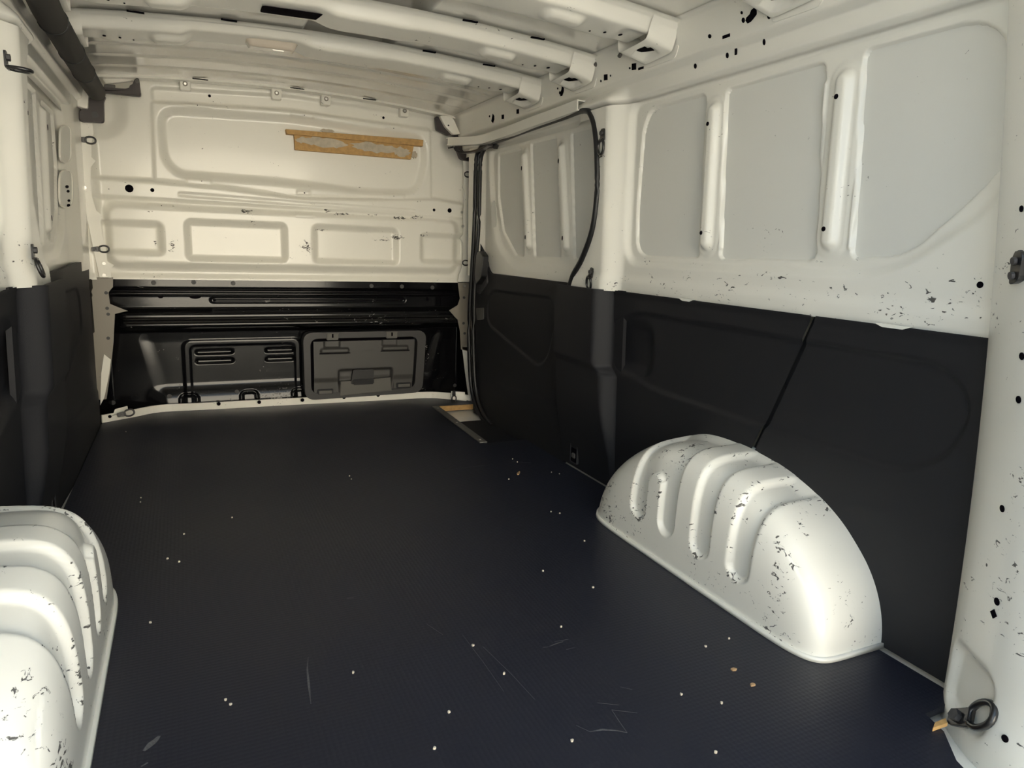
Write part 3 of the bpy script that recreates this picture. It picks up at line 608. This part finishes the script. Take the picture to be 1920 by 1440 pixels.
# ================================================================== WHEEL ARCHES
def arch(sx, name, label):
    a, yc, H, p, D = .485, 1.37, .322, 2.2, .205
    nth, nph = 230, 150
    th0 = np.linspace(0, math.pi, 2000)
    cy = np.sign(np.cos(th0))*np.abs(np.cos(th0))**(2/p); cz = np.abs(np.sin(th0))**(2/p)
    L = np.concatenate([[0], np.cumsum(np.hypot(np.diff(cy)*a, np.diff(cz)*H))]); th = np.interp(np.linspace(0, L[-1], nth), L, th0)
    def point(TH, S):   # S 0..1 from the wall over the top to the inner face foot
        c = np.cos(TH); pp = 2.2-.5*ss(.1, -.5, c); CY = np.sign(c)*np.abs(c)**(2/pp); CZ = np.abs(np.sin(TH))**(2/pp)
        k = ss(.3, 1., c)*ss(.95, .2, CZ); k2 = ss(-.2, -1., c)*ss(.9, .3, CZ)
        q = 5.6+4.5*k+3.*k2
        PH = S*math.pi/2
        wv = np.sin(PH)**(2/q); s = np.cos(PH)**(2/q)
        return .84-D*wv, yc-a*CY*s*(1-.25*wv*ss(0, -.6, c)), H*CZ*s+.0
    # arc-length spacing of S from a representative section
    s0 = np.linspace(0, 1, 3000); X0, Y0, Z0 = point(np.full(3000, math.pi/2), s0); L2 = np.concatenate([[0], np.cumsum(np.hypot(np.diff(X0), np.diff(Z0)))]); sv = np.interp(np.linspace(0, L2[-1], nph), L2, s0)
    TH, S = np.meshgrid(th, sv)
    X, Y, Z = point(TH, S)
    P = np.stack([X, Y, Z], -1); du = np.gradient(P, axis=1); dv = np.gradient(P, axis=0); n = np.cross(du, dv); n /= np.linalg.norm(n, axis=-1, keepdims=True)+1e-9
    cen = np.array([.9, yc, .05]); sg = np.sign(np.sum(n*(P-cen), -1, keepdims=True)); n *= np.where(sg == 0, 1, sg)
    def groove(yg, hw, z0): return sd_cap(Y, Z, (yg, z0), (yg+.0, 3.), hw)
    g = np.minimum(groove(1.112, .031, .112), groove(1.243, .031, .112))
    n12 = np.minimum(np.minimum(groove(1.375, .031, .115), groove(1.500, .031, .118)), sd_rr(Y, Z, 1.344, 1.531, .215, 3., .02))
    isl = sd_cap(Y, Z, (1.4375, .1), (1.4375, .205), .026); n12 = np.maximum(n12, -isl)
    g = np.minimum(g, n12)
    fade = ss(.004, .05, .84-X)
    d = -.014*dip(g, .012)*fade
    dent = .004*spot(Y, Z, (.985, .16), .03, 1.5)*(X > .66)
    P = P+n*(d-dent)[..., None]
    edge = np.exp(-((g-.005)/.006)**2)
    wear = .26+.42*edge*ss(.02, .1, Z)+.35*ss(.07, .0, np.abs(Y-.985))*ss(.05, .0, X-.65)+.30*ss(1.56, 1.66, Y)
    wear = np.where(X > .69, np.minimum(wear, .42+.1*edge), wear)
    if sx < 0: wear = wear+.12*ss(.63, .70, X)*(Y < 1.06)
    P[..., 0] *= sx
    I = np.arange(nth*nph).reshape(nph, nth); q = np.stack([I[:-1, :-1], I[:-1, 1:], I[1:, 1:], I[1:, :-1]], -1).reshape(-1, 4)
    if sx < 0: q = q[:, ::-1]
    root = empty(name, (sx*.72, 1.37, 0)); tag(root, label, 'wheel arch')
    o = raw('arch_pressing', P.reshape(-1, 3), q, M_white, root, True, wear); child_fix(o, root)
    # sealant strip around the foot
    ph = np.concatenate([sv[::-1]*0+0]) if False else None
    rear = [point(np.array([0.]), np.array([s]))for s in np.linspace(.0, 1, 60)]
    front = [point(np.array([math.pi]), np.array([s])) for s in np.linspace(1, 0, 60)]
    path = [(sx*float(x[0]), float(y[0]), .004) for x, y, z in rear]+[(sx*float(x[0]), float(y[0]), .004) for x, y, z in front]
    cl = [path[0]]
    for q_ in path[1:]:
        if math.dist(q_, cl[-1]) > .004: cl.append(q_)
    child_fix(sweep('foot_flange', cl, [(-.007, -.004), (.007, -.004), (.006, .004), (-.006, .007)], M_white, root), root)
    return root
arch(1, 'wheel_arch', 'scuffed white wheel arch with pressed grooves on the sliding door side')
arch(-1, 'wheel_arch', 'scuffed white wheel arch with pressed grooves opposite the sliding door side')

# ================================================================== BLACK LINING PANELS
def xt(z): return .848-.03*z
OV = [(1.85, .612), (.83, .612), (.765, .55), (.80, .44), (.895, .385), (1.77, .388), (1.965, .46), (1.955, .55)]
OVr = rnd(OV, [.06, .09, .06, .06, .08, .10, .06, .06], 7)
def trim_rel(Y, Z):
    n = np.full(Y.shape, .012)
    n -= .009*dip(sd_poly(Y, Z, OVr), .012)
    n -= .018*dip(sd_rr(Y, Z, 1.755, 1.945, .425, .585, .05), .05)*ss(.10, .0, Z-.53)
    n += .004*ss(.655, .672, Z)
    return n
def seam(z): return np.interp(z, [0, .306, .385, .674], [1.40, 1.297, 1.262, 1.138])
def lining(sx, a, b, name, label, notch):
    def f(U, Z):
        y0, y1 = (a(Z), b(Z)); Y = y0+(y1-y0)*U
        return sx*(xt(Z)-trim_rel(Y, Z)), Y, Z
    nu = 130
    def kp(U, Z):
        y0, y1 = (a(Z), b(Z)); Y = y0+(y1-y0)*U
        return (np.abs((Y-1.36)/.44))**1.8+(np.abs(Z)/.305)**1.8 > 1
    o = grid(name, np.linspace(0, 1, nu), np.concatenate([lin(.002, .66, .006), lin(.664, .674, .004)]), f, M_plast, None, kp, None, flip=(sx < 0))
    for y0, y1 in notch:
        plate('clip_notch', [(y0, .676), (y1, .676), (y1-.02, .669), (y0+.02, .669)], lambda u, v, n: (sx*(xt(.67)-.016-n), u, v), -.008, .001, M_white, o)
    return o
for sx, wd, op in ((1, 'sliding door side', ''), (-1, 'side opposite the sliding door', '')):
    tag(lining(sx, lambda z: seam(z)+.006, lambda z: 1.955+0*z, 'lining_panel', 'black plastic wall lining with a finger cup beside the door pillar, ', ((1.55, 1.62),)), 'black wall lining with a finger cup beside the door pillar, %s' % wd, 'lining panel')
    tag(lining(sx, lambda z: .735+0*z, lambda z: seam(z)-.006, 'lining_panel', '', ((.90, .985),)), 'plain black wall lining by the rear pillar, %s' % wd, 'lining panel')
for sx in (-1, 1):
    zz = np.linspace(.28, .672, 12)
    for o in [q for q in COL.objects if q.name.startswith('lining_panel') and q.data.vertices[0].co.x*sx > 0 and 'finger cup' in q['label']]:
        raw('seam_shade', [(sx*(xt(z)+.0015), float(seam(z))+d, z) for z in zz for d in (-.012, .012)], [(2*i, 2*i+1, 2*i+3, 2*i+2) for i in range(11)], M_rub, o)  # black strip added so the gap between the linings looks shaded
# pillar lining with the stepped ramp
def pil_rel(Y, Z):
    up = ss(.405, .425, Z)
    yr = 1.930+(.0)*up; 
    y0 = np.where(Z > .415, 1.948, 1.915)-.0; 
    y0 = 1.915+.035*ss(.385, .425, Z)
    wdt = .050*ss(.02, .42, Z)*1.0+.008
    wdt = np.where(Z > .40, .052, wdt)
    h = .012+.036*ss(.0, .30, Z)+.012*ss(.40, .43, Z)
    return .010+h*ss(y0, y0+wdt, Y)
def pillar_lining(sx, label):
    ys = lin(1.900, 2.262, .006); zs = np.concatenate([lin(.004, .36, .008), lin(.364, .45, .004), lin(.456, .675, .01)])
    root = empty('pillar_lining', (sx*.80, 2.08, 0)); tag(root, label, 'lining panel')
    child_fix(grid('panel_face', ys, zs, lambda Y, Z: (sx*(xt(Z)-pil_rel(Y, Z)), Y, Z), M_plast, root, None, None, sx < 0, skirt=(sx*.012, 0, 0)), root)
    for y, z, w2, h2 in ((2.155, .505, .020, .030), (2.165, .075, .026, .055)):
        x = xt(z)-.066 if z > .4 else xt(z)-.032
        t3 = lambda u, v, n: (sx*(x+.006-n), u, v)
        child_fix(ringplate('eyelet_rim', rnd([(y-w2, z-h2), (y+w2, z-h2), (y+w2, z+h2), (y-w2, z+h2)], .008, 4), rnd([(y-w2+.004, z-h2+.004), (y+w2-.004, z-h2+.004), (y+w2-.004, z+h2-.004), (y-w2+.004, z+h2-.004)], .006, 4), t3, -.004, .0045, M_plast2, root), root)
        child_fix(plate('eyelet_pocket', rnd([(y-w2+.003, z-h2+.003), (y+w2-.003, z-h2+.003), (y+w2-.003, z+h2-.003), (y-w2+.003, z+h2-.003)], .006, 4), t3, -.003, .002, M_hole, root), root)
        child_fix(box('eyelet_hook', (sx*(x+.002), y-.002, z-h2*.45), (.008, w2*.9, h2*.35), M_bare if z > .4 else M_plastg, root, .003), root)
    return root
pillar_lining(1, 'black plastic pillar lining with a stepped ridge beside the sliding door')
pillar_lining(-1, 'black plastic pillar lining with a stepped ridge opposite the sliding door')

# ================================================================== SLIDING DOOR (door_1) and its fixed twin on the other side
D1 = [DR(930, 290), DR(975, 278), DR(975, 300), (2.765, 1.0), (2.745, .765), (2.80, .765), (2.92, .84), (3.0, .95), (3.03, 1.10)]
D1 = [(3.02, 1.205), (2.775, 1.205), (2.725, .768), (2.81, .768), (2.95, .87), (3.01, 1.02)]
D2 = [(2.690, 1.217), (2.470, 1.215), (2.400, .768), (2.628, .765)]
D3 = [(2.357, 1.219), (2.12, 1.219), (2.12, .768), (2.298, .768)]
DRIBS = [((2.735, 1.165), (2.670, .815)), ((2.415, 1.165), (2.350, .812))]
def door_rel(Y, Z):
    n = np.zeros(Y.shape)
    n -= .012*dip(sd_poly(Y, Z, [(3.09, 1.235), (2.0, 1.235), (2.0, .72), (2.80, .72), (2.97, .80), (3.05, .95)], .06), .04)
    for P in (D1, D2, D3): n -= .014*dip(sd_poly(Y, Z, P, .012), .004)
    for a, b in DRIBS:
        n += .0025*dip(sd_cap(Y, Z, a, b, .036), .006); n += .016*dip(sd_cap(Y, Z, a, b, .017), .020)
    n += .02*ss(3.12, 3.18, Y)
    return n
def xd(z): return .85-.012*z
def side_door(sx, name, label):
    d = grid(name, lin(2.10, 3.30 if sx > 0 else 3.40, .005), lin(.655, 1.30, .005), lambda Y, Z: (sx*(xd(Z)-door_rel(Y, Z)-(0 if sx > 0 else (.030*ss(3.04, 3.20, Y)-.02*ss(3.12, 3.18, Y)))), Y, Z), M_white, None, None, lambda Y, Z: .08+0*Y, flip=(sx < 0)); struct(d, label)
    for P in (D1, D2, D3):
        c = np.mean(P, 0); plate('skin_panel', rnd([tuple(c+(np.array(p)-c)*1.03) for p in P], .02, 4), lambda u, v, n: (sx*(xd(v)+.0215-n), u, v), -.002, 0, M_skin, d)
    for a, b in DRIBS:
        for t in (.12, .92):
            y, z = a[0]+(b[0]-a[0])*t+.004, a[1]+(b[1]-a[1])*t; n = float(door_rel(np.array([y]), np.array([z]))[0])
            disc('hole', (sx*(xd(z)-n-.0005), y, z), (-sx, 0, 0), .004, .0008, M_hole, d, 10, .009)
    def top(y): return .678+(.20*ss(3.02, 3.24, y) if sx > 0 else .012*ss(2.3, 3.1, y)-.03*ss(3.34, 3.39, y)**2)
    OVD = [(3.06, .56), (3.0, .60), (2.42, .612), (2.37, .56), (2.44, .37), (2.52, .325), (3.06, .44)]
    ovp = rnd(OVD, [.05, .06, .07, .05, .05, .06, .06], 6)
    def f(Y, T):
        Z = -.03+(top(Y)+.03)*T
        n = .018+0*Y
        n = n-.006*dip(sd_poly(Y, Z, ovp), .010)+.004*ss(.22, .20, Z+.06*(Y-2.3))
        n = n-.02*ss(3.20, 3.27, Y) if sx > 0 else n+.012*ss(2.3, 2.7, Y)
        return sx*(.855-.012*Z-n), Y, Z
    tr = grid('lining', lin(2.27, 3.275 if sx > 0 else 3.39, .006), np.linspace(0, 1, 120), f, M_plast, d, None, None, sx < 0, skirt=(sx*.014, 0, 0)); tag(tr, 'black plastic door lining')
    return d
door = side_door(1, 'door_1', 'closed sliding side door, white above and black lined below')
twin = side_door(-1, 'wall_left_1', 'white fixed side wall ahead of the pillar, black lined below, opposite the sliding door')
plate('slot_opening', rnd([DR(921, 388, .82), DR(926, 374, .82), DR(931, 392, .82), DR(930, 425, .82), DR(921, 428, .82)], .008, 4), lambda u, v, n: (.822-n, u, v), 0, .0015, M_skin, door)
def LP(px, py):
    p = onp(px, py, (.045/.16, -1, 0), .045/.16*-.838-3.04-.0); return p
def slotpl(name, pxs, n0, n1, mat, inner=None):
    nn = np.array([.16, -.030, 0])/math.hypot(.16, .030)
    def t3(u, v, q): return tuple(LPL(u, v)+nn*q)
    if inner is None: return plate(name, pxs, t3, n0, n1, mat, twin)
    return ringplate(name, pxs, inner, t3, n0, n1, mat, twin)
def LPL(px, py): return onp(px, py, (.16, -.030, 0), .16*(-.832)-.030*3.06)
for cx, cy, hw, hh in ((121, 270, 9.5, 34), (122, 354, 11, 34)):
    inn = [(cx+hw*math.copysign(abs(math.cos(t))**.7, math.cos(t))+(0), cy+hh*math.copysign(abs(math.sin(t))**.45, math.sin(t))) for t in np.linspace(0, 2*math.pi, 29)[:-1]]
    out = [(cx+(a-cx)*1.18, cy+(b-cy)*1.05) for a, b in inn]
    slotpl('slot_opening', inn, .001, .003, M_skin); slotpl('slot_rim', out, .0, .006, M_white, inn)
for px, py, r in ((123.5, 350, 3), (125.5, 358.5, 2.6), (127, 376, 2.4), (126.5, 385, 3)): slotpl('hole', ell(px, py, r, r*1.0, 10), .002, .0045, M_hole)
# door furniture
plate('inner_handle', rnd([DR(890, 515, .795), DR(893, 475, .795), DR(898, 470, .795), DR(905, 480, .795), DR(902, 520, .795), DR(892, 535, .795)], .01, 4), lambda u, v, n: (.805-n, u, v), -.02, .010, M_rub, door, .004)
plate('handle_base', rnd([DR(895, 480, .81), DR(905, 490, .81), DR(909, 530, .81), DR(893, 552, .81), DR(886, 545, .81)], .01, 4), lambda u, v, n: (.828-n, u, v), -.02, .006, M_plast2, door, .003)
plate('grab_recess', rnd([DR(885, 576, .82), DR(905, 575, .82), DR(905, 600, .82), DR(890, 603, .82)], .01, 4), lambda u, v, n: (.834-n, u, v), -.01, .002, M_rub, door, .002)
plate('grab_pad', rnd([DR(888, 578, .82), DR(903.5, 577, .82), DR(903, 599, .82), DR(891, 600, .82)], .008, 4), lambda u, v, n: (.834-n, u, v), -.01, .0045, M_plastg, door, .002)
# rubber seal around the door opening
sp = [tuple(on(px, py, 'x', x)) for px, py, x in ((1066, 548, .782), (1074, 518, .780), (1092, 484, .778), (1111, 430, .776), (1120, 360, .773), (1120, 300, .771), (1117, 250, .770), (1110, 219, .770), (1096, 207, .772), (1060, 219, .785), (1000, 240, .79), (940, 262, .80), (910, 271, .81), (899, 281, .812), (893, 300, .810), (891, 360, .806), (889, 430, .805), (884, 520, .806), (880, 600, .808), (881, 690, .812), (886, 740, .818), (897, 772, .822), (915, 797, .826), (945, 817, .828))]
jamb = [tuple(on(px, py, 'x', .778)) for px, py in SEALR]
jb = spl(jamb, 6); jv = [p for p in jb]+[(p[0]+.075, p[1]+.02, p[2]) for p in jb]; jn = len(jb)
raw('door_jamb', jv, [(i, i+1, jn+i+1, jn+i) for i in range(jn-1)], M_white, wall_r)
seal = tube('door_seal', spl(sp, 5), .0102, M_rub, None, False, 8); tag(seal, 'black rubber seal running around the sliding door opening', 'door seal')
sp2 = [tuple(on(px, py, 'x', x)) for px, py, x in ((908, 279, .812), (901, 300, .810), (899, 360, .806), (897, 430, .805), (892, 500, .806), (888, 600, .808), (889, 690, .812), (894, 740, .818), (905, 772, .822), (922, 797, .826))]
sl2 = tube('inner_lip', spl(sp2, 5), .010, M_rub, seal, False, 8)
# black kick strip and white sill line under the door and linings
# track with open end and roller arm
TZ = 1.292
tr_pts = [tuple(on(px, py, 'x', .776)) for px, py in ((1092, 198), (1040, 217), (1000, 231), (960, 246))]+[tuple(on(930, 256, 'y', 2.91)), tuple(on(905, 263, 'y', 3.03)), tuple(on(880, 265, 'y', 3.14)), tuple(on(842, 266, 'y', 3.31))]
track = empty('door_track', tr_pts[0]); tag(track, 'white C-shaped guide track of the sliding door with an open end', 'door track')
child_fix(sweep('rail_channel', spl(tr_pts, 6), [(-.018, -.017), (.018, -.017), (.018, .017), (-.018, .017), (-.018, .013), (.014, .013), (.014, -.013), (-.018, -.013)][::1], M_white, track, smooth=False), track)
child_fix(sweep('rail_cover', spl(tr_pts, 6)[:-1], [(-.020, -.018), (-.016, -.018), (-.016, .018), (-.020, .018)], M_white, track, smooth=False), track)
arm = empty('roller_arm', (.77, 3.3, 1.26)); tag(arm, 'black bent roller arm linking the door to its guide track', 'roller arm')
child_fix(tube('roller_post', [tuple(on(846, 268, 'y', 3.28)), tuple(on(847, 277, 'y', 3.28))], .008, M_bare, arm), arm)
ap = [tuple(on(px, py, 'y', y)) for px, py, y in ((842, 277, 3.28), (852, 277, 3.28), (860, 284, 3.26), (872, 286, 3.23), (890, 284, 3.16), (908, 278, 3.06), (920, 272, 2.98))]
child_fix(sweep('arm_bar', spl(ap, 4), [(-.012, -.004), (.012, -.004), (.012, .004), (-.012, .004)], M_steel, arm, smooth=False), arm)
child_fix(plate('arm_bracket', [tuple(on(px, py, 'x', .81)[1:]) for px, py in ((908, 281), (912, 272), (921, 267), (930, 272), (927, 279))], lambda u, v, n: (.815-n, u, v), -.01, .012, M_steel, arm, .003), arm)
# corner covers by the bulkhead top
cl_ = empty('corner_cover', (-.75, 3.38, 1.2)); tag(cl_, 'dark brown plastic corner cover at the end of the cable duct', 'corner cover')
def cpl(name, px, y, h, mat, root, bev=.004): return child_fix(plate(name, [BK(a, b, y) for a, b in px], lambda u, v, n: (u, y-n, v), -.01, h, mat, root, bev), root)
cpl('cover_wing', rnd([(168, 172), (265, 182), (264, 172), (261, 148), (254, 148), (247, 164), (238, 168), (190, 165)], 6, 4), 3.36, .02, M_brown, cl_)
cpl('cover_leg', rnd([(150, 229), (196, 231), (195, 190), (200, 182), (170, 172), (166, 206), (149, 206)], 6, 5), 3.36, .016, M_brown, cl_)
cpl('clip_recess', [(196, 159), (216, 160), (216, 166), (194, 166)], 3.355, .012, M_plastg, cl_, .002)
p = on(178, 215, 'y', 3.34); child_fix(disc('stud', (p[0], 3.345, p[2]), (0, -1, 0), .012, .003, M_plast2, cl_), cl_)
p = on(257, 152, 'y', 3.34); child_fix(disc('stud', (p[0], 3.34, p[2]), (0, -1, 0), .008, .003, M_plastg, cl_), cl_)
cpl('white_block', rnd([(141, 200), (166, 206), (167, 176), (163, 168), (140, 163)], 4, 3), 3.345, .02, M_white, cl_)
crr = empty('corner_cover', (.8, 3.38, 1.25)); tag(crr, 'dark brown plastic corner cover behind the front end of the door track', 'corner cover')
cpl('cover_wing', rnd([(815, 219), (821, 219), (836, 240), (850, 252), (838, 254), (817, 244)], 3, 3), 3.385, .012, M_brown, crr)
cpl('cover_body', rnd([(848, 235), (874, 242), (888, 262), (888, 304), (862, 300), (855, 280), (850, 262)], 6, 4), 3.39, .014, M_brown, crr)
cpl('white_bracket', rnd([(823, 218), (842, 216), (850, 226), (862, 252), (848, 253), (834, 238)], 3, 3), 3.36, .012, M_white, crr)
p = on(841, 235, 'y', 3.345); child_fix(disc('stud', (p[0], 3.347, p[2]), (0, -1, 0), .004, .002, M_hole, crr, 8), crr)
# cable duct
dp = spl([(-.70, 1.65, 1.312), tuple(on(80, 0, 'y', 2.03)), tuple(on(95, 31, 'y', 2.17)), tuple(on(110, 55, 'y', 2.30)), tuple(on(145, 115, 'y', 2.68)), tuple(on(166, 150, 'y', 3.0)), tuple(on(180, 172, 'y', 3.315))], 6)
duct = tube('cable_duct', dp, .033, M_foam, None, False, 16); tag(duct, 'thick dark foam-wrapped cable duct running under the roof edge', 'cable duct')
for i in (14, 22, 27):
    a, b = Vector(dp[i]), Vector(dp[i+1]); d = (b-a).normalized(); t = d.cross(Vector((0, 0, 1))).normalized(); u2 = t.cross(d)
    tube('tape_wrap', [tuple(a+t*.0335*math.cos(k*math.pi/10)+u2*.0335*math.sin(k*math.pi/10)) for k in range(20)], .002, M_rub, duct, True, 6, tuple(d))

# ================================================================== REAR PILLAR right
PF = spl([(.86, .742), (.815, .739), (.79, .722), (.765, .694), (.742, .660), (.722, .625), (.708, .590), (.700, .55), (.700, .51), (.712, .475), (.74, .462), (.86, .46)], 5)
PF = np.array([(p[0]+.012, p[1]) for p in PF]); PL = np.concatenate([[0], np.cumsum(np.hypot(*np.diff(PF, axis=0).T))]); 
def pil_fn(S, Z):
    x = np.interp(S, PL, PF[:, 0]); y = np.interp(S, PL, PF[:, 1])
    x = x-.09*Z*np.abs(Z)-.012*ss(.10, .0, Z)*ss(.05, .12, S)
    pocket = .014*dip(sd_rr(S, Z, .09, .215, .01, .125, .03), .02)
    return x+pocket*.8, y-pocket*.6, Z
rp = grid('trim_3', lin(0, PL[-1], .006), lin(-.06, 1.40, .008), pil_fn, M_white, None, None, lambda S, Z: .19+.10*ss(.6, .1, Z), flip=False); struct(rp, 'scuffed white rear door pillar with bolt holes')
def pil_at(px, py):
    best = None
    for s in np.linspace(.03, PL[-1]*.75, 400):
        # march surface: find the point whose projection is nearest the pixel
        pass
def pil_near(px, py):
    S, Z = np.meshgrid(np.linspace(.02, PL[-1]*.7, 220), np.linspace(-.055, 1.38, 360)); X, Y, Zz = pil_fn(S, Z)
    d = np.stack([X-CAM[0], Y-CAM[1], Zz-CAM[2]], -1); dep = d@CF; u = 960+FL*(d@CR)/dep; v = 720-FL*(d@CU)/dep
    i = np.argmin((u-px)**2+(v-py)**2); p = np.array([X.ravel()[i], Y.ravel()[i], Zz.ravel()[i]])
    s, z = S.ravel()[i], Z.ravel()[i]; e = 1e-3
    A = np.array(pil_fn(np.array(s+e), np.array(z)))-np.array(pil_fn(np.array(s-e), np.array(z))); B = np.array(pil_fn(np.array(s), np.array(z+e)))-np.array(pil_fn(np.array(s), np.array(z-e)))
    n = np.cross(A, B); n /= np.linalg.norm(n)
    if n@(CAM-p) < 0: n = -n
    return p, n
for px, py, r, sq in ((1917, 666, .006, 0), (1911, 750, .006, 0), (1881, 953, .006, 0), (1869, 1129, .0065, 0), (1864, 1152, .0065, 1), (1887, 1384, .006, 0), (1917, 393, .005, 0)):
    p, n = pil_near(px, py); disc('hole', p+n*.0008, n, r*(1.3 if sq else 1), .0008, M_hole, rp, 4 if sq else 12)
# strip of wood and plate at the pillar foot
wc = plate('wood_offcut', [FLR(1748, 1372), FLR(1752, 1360), FLR(1772, 1352), FLR(1776, 1362)], lambda u, v, n: (u, v, n), .0005, .007, M_wood, None, .001); tag(wc, 'small wooden offcut wedged at the foot of the rear pillar', 'wood offcut')
# latch striker on the rear pillar edge
p, n = pil_near(1914, 500)
ls = empty('door_striker', tuple(p)); tag(ls, 'black door striker bolted to the rear pillar', 'door striker')
p = Vector(p); n = Vector(n); t_ = n.cross(Vector((0, 0, 1))).normalized()
child_fix(plate('striker_plate', rnd([(-.012, -.022), (.012, -.03), (.014, .018), (0, .026), (-.014, .016)], .008, 4), lambda u, v, q: p+t_*u+Vector((0, 0, 1))*v+n*q, -.004, .008, M_steel, ls, .002), ls)
child_fix(disc('bolt', p+n*.010+Vector((0, 0, .008)), n, .006, .004, M_plast2, ls), ls); child_fix(disc('bolt', p+n*.010-Vector((0, 0, .014)), n, .006, .004, M_plast2, ls), ls)

# ================================================================== TIE-DOWN RINGS
def mesh_only(o): me = o.data; bpy.data.objects.remove(o); return me
def dring_pts(w_, h_): return [(w_*math.sin(t)*(1 if math.cos(t) > 0 else 1), -.018-h_/2-(h_/2)*math.cos(t+math.pi)*-1, 0) for t in np.linspace(0, 2*math.pi, 22)[:-1]]
ring_me = mesh_only(tube('tie_ring_mesh', [(.0155*math.copysign(abs(math.sin(t))**.8, math.sin(t)), -.030-.020*math.cos(t)*-1 if False else -.034+.021*math.cos(t), .006) for t in np.linspace(0, 2*math.pi, 25)[:-1]], .0042, M_steel, None, True, 8, (0, 0, 1)))
tab_me = mesh_only(plate('tie_tab_mesh', rnd([(-.010, .020), (.010, .020), (.013, -.014), (-.013, -.014)], .006, 4), lambda u, v, n: (u, v, n), 0, .004, M_steel, None, .001))
knob_me = mesh_only(box('tie_loop_mesh', (0, -.014, .006), (.022, .010, .010), M_steel, None, .003))
bolt_me = mesh_only(disc('tie_bolt_mesh', (0, .006, .0045), (0, 0, 1), .0075, .006, M_plast2, None, 6))
def tie(loc, nrm, down, label, scale=1., tilt=0.):
    n = Vector(nrm).normalized(); dn = Vector(down); dn = (dn-n*dn.dot(n)).normalized(); up = -dn; r = up.cross(n)
    m = Matrix(((r.x, up.x, n.x, loc[0]), (r.y, up.y, n.y, loc[1]), (r.z, up.z, n.z, loc[2]), (0, 0, 0, 1)))
    root = empty('tie_down_ring'); root.matrix_world = m @ Matrix.Scale(scale, 4); tag(root, label, 'tie-down ring', 'tie-down rings on the van walls')
    for nm, me in (('mounting_tab', tab_me), ('bolt', bolt_me), ('hinge_loop', knob_me)):
        o = bpy.data.objects.new(nm, me); COL.objects.link(o); o.parent = root
    o = bpy.data.objects.new('ring', ring_me); COL.objects.link(o); o.parent = root
    if tilt: o.matrix_local = Matrix.Translation((0, -.014, .006)) @ Matrix.Rotation(tilt, 4, 'X') @ Matrix.Translation((0, .014, -.006))
    return root
def P_(px, py, ax, v): return tuple(on(px, py, ax, v))
tie(P_(154, 262, 'y', 3.377), (0, -1, 0), (1, 0, 0), 'black tie-down ring on the bulkhead edge just below the cable duct cover', .85)
tie(P_(180, 467, 'y', 3.377), (0, -1, 0), (1, 0, .05), 'black tie-down ring on the bulkhead edge just above the black lining, opposite the sliding door', .85)
tie(P_(886, 328, 'y', 3.392), (0, -1, 0), (-1, 0, 0), 'black tie-down ring on the bulkhead edge just below the front end of the door track', .8)
tie(P_(882, 493, 'y', 3.392), (0, -1, 0), (-1, 0, 0), 'black tie-down ring on the bulkhead edge beside the sliding door handle', .8)
tie(P_(228, 777, 'y', 3.388), (0, -1, .2), (1, .2, .15), 'black tie-down ring at the floor corner where bulkhead meets black lining', .9)
tie(P_(851, 738, 'y', 3.345), (0, -1, 0), (0, 0, -1), 'black tie-down ring at the floor corner beside the sliding door step', .75)
xp = xw(1.13)-.046
tie((xw(1.15)-.047, *on(1131, 254, 'x', xw(1.15)-.047)[1:]), (-1, 0, 0), (0, 0, -1), 'black tie-down ring high on the white pillar behind the sliding door', 1.05)
tie((xw(.71)-.053, *on(1109, 513, 'x', xw(.71)-.053)[1:]), (-1, 0, 0), (.0, .35, -1), 'black tie-down ring low on the white pillar behind the sliding door', 1.0, .2)
tie(P_(9, 113, 'x', -(xw(1.15)-.047)), (1, 0, 0), (0, .0, -1), 'black tie-down ring sticking out high on the white pillar opposite the sliding door', .95, -1.5)
tie(P_(60, 474, 'x', -(xw(.72)-.055)), (1, 0, 0), (0, 0, -1), 'black tie-down ring low on the white pillar opposite the sliding door', 1.0, -.3)
p, n = pil_near(1822, 1352)
tie(tuple(p+n*.010-CR*.004), tuple(n), (-.35, -.90, .85), 'large black tie-down ring in the foot of the scuffed rear pillar', 1.45, -.2)
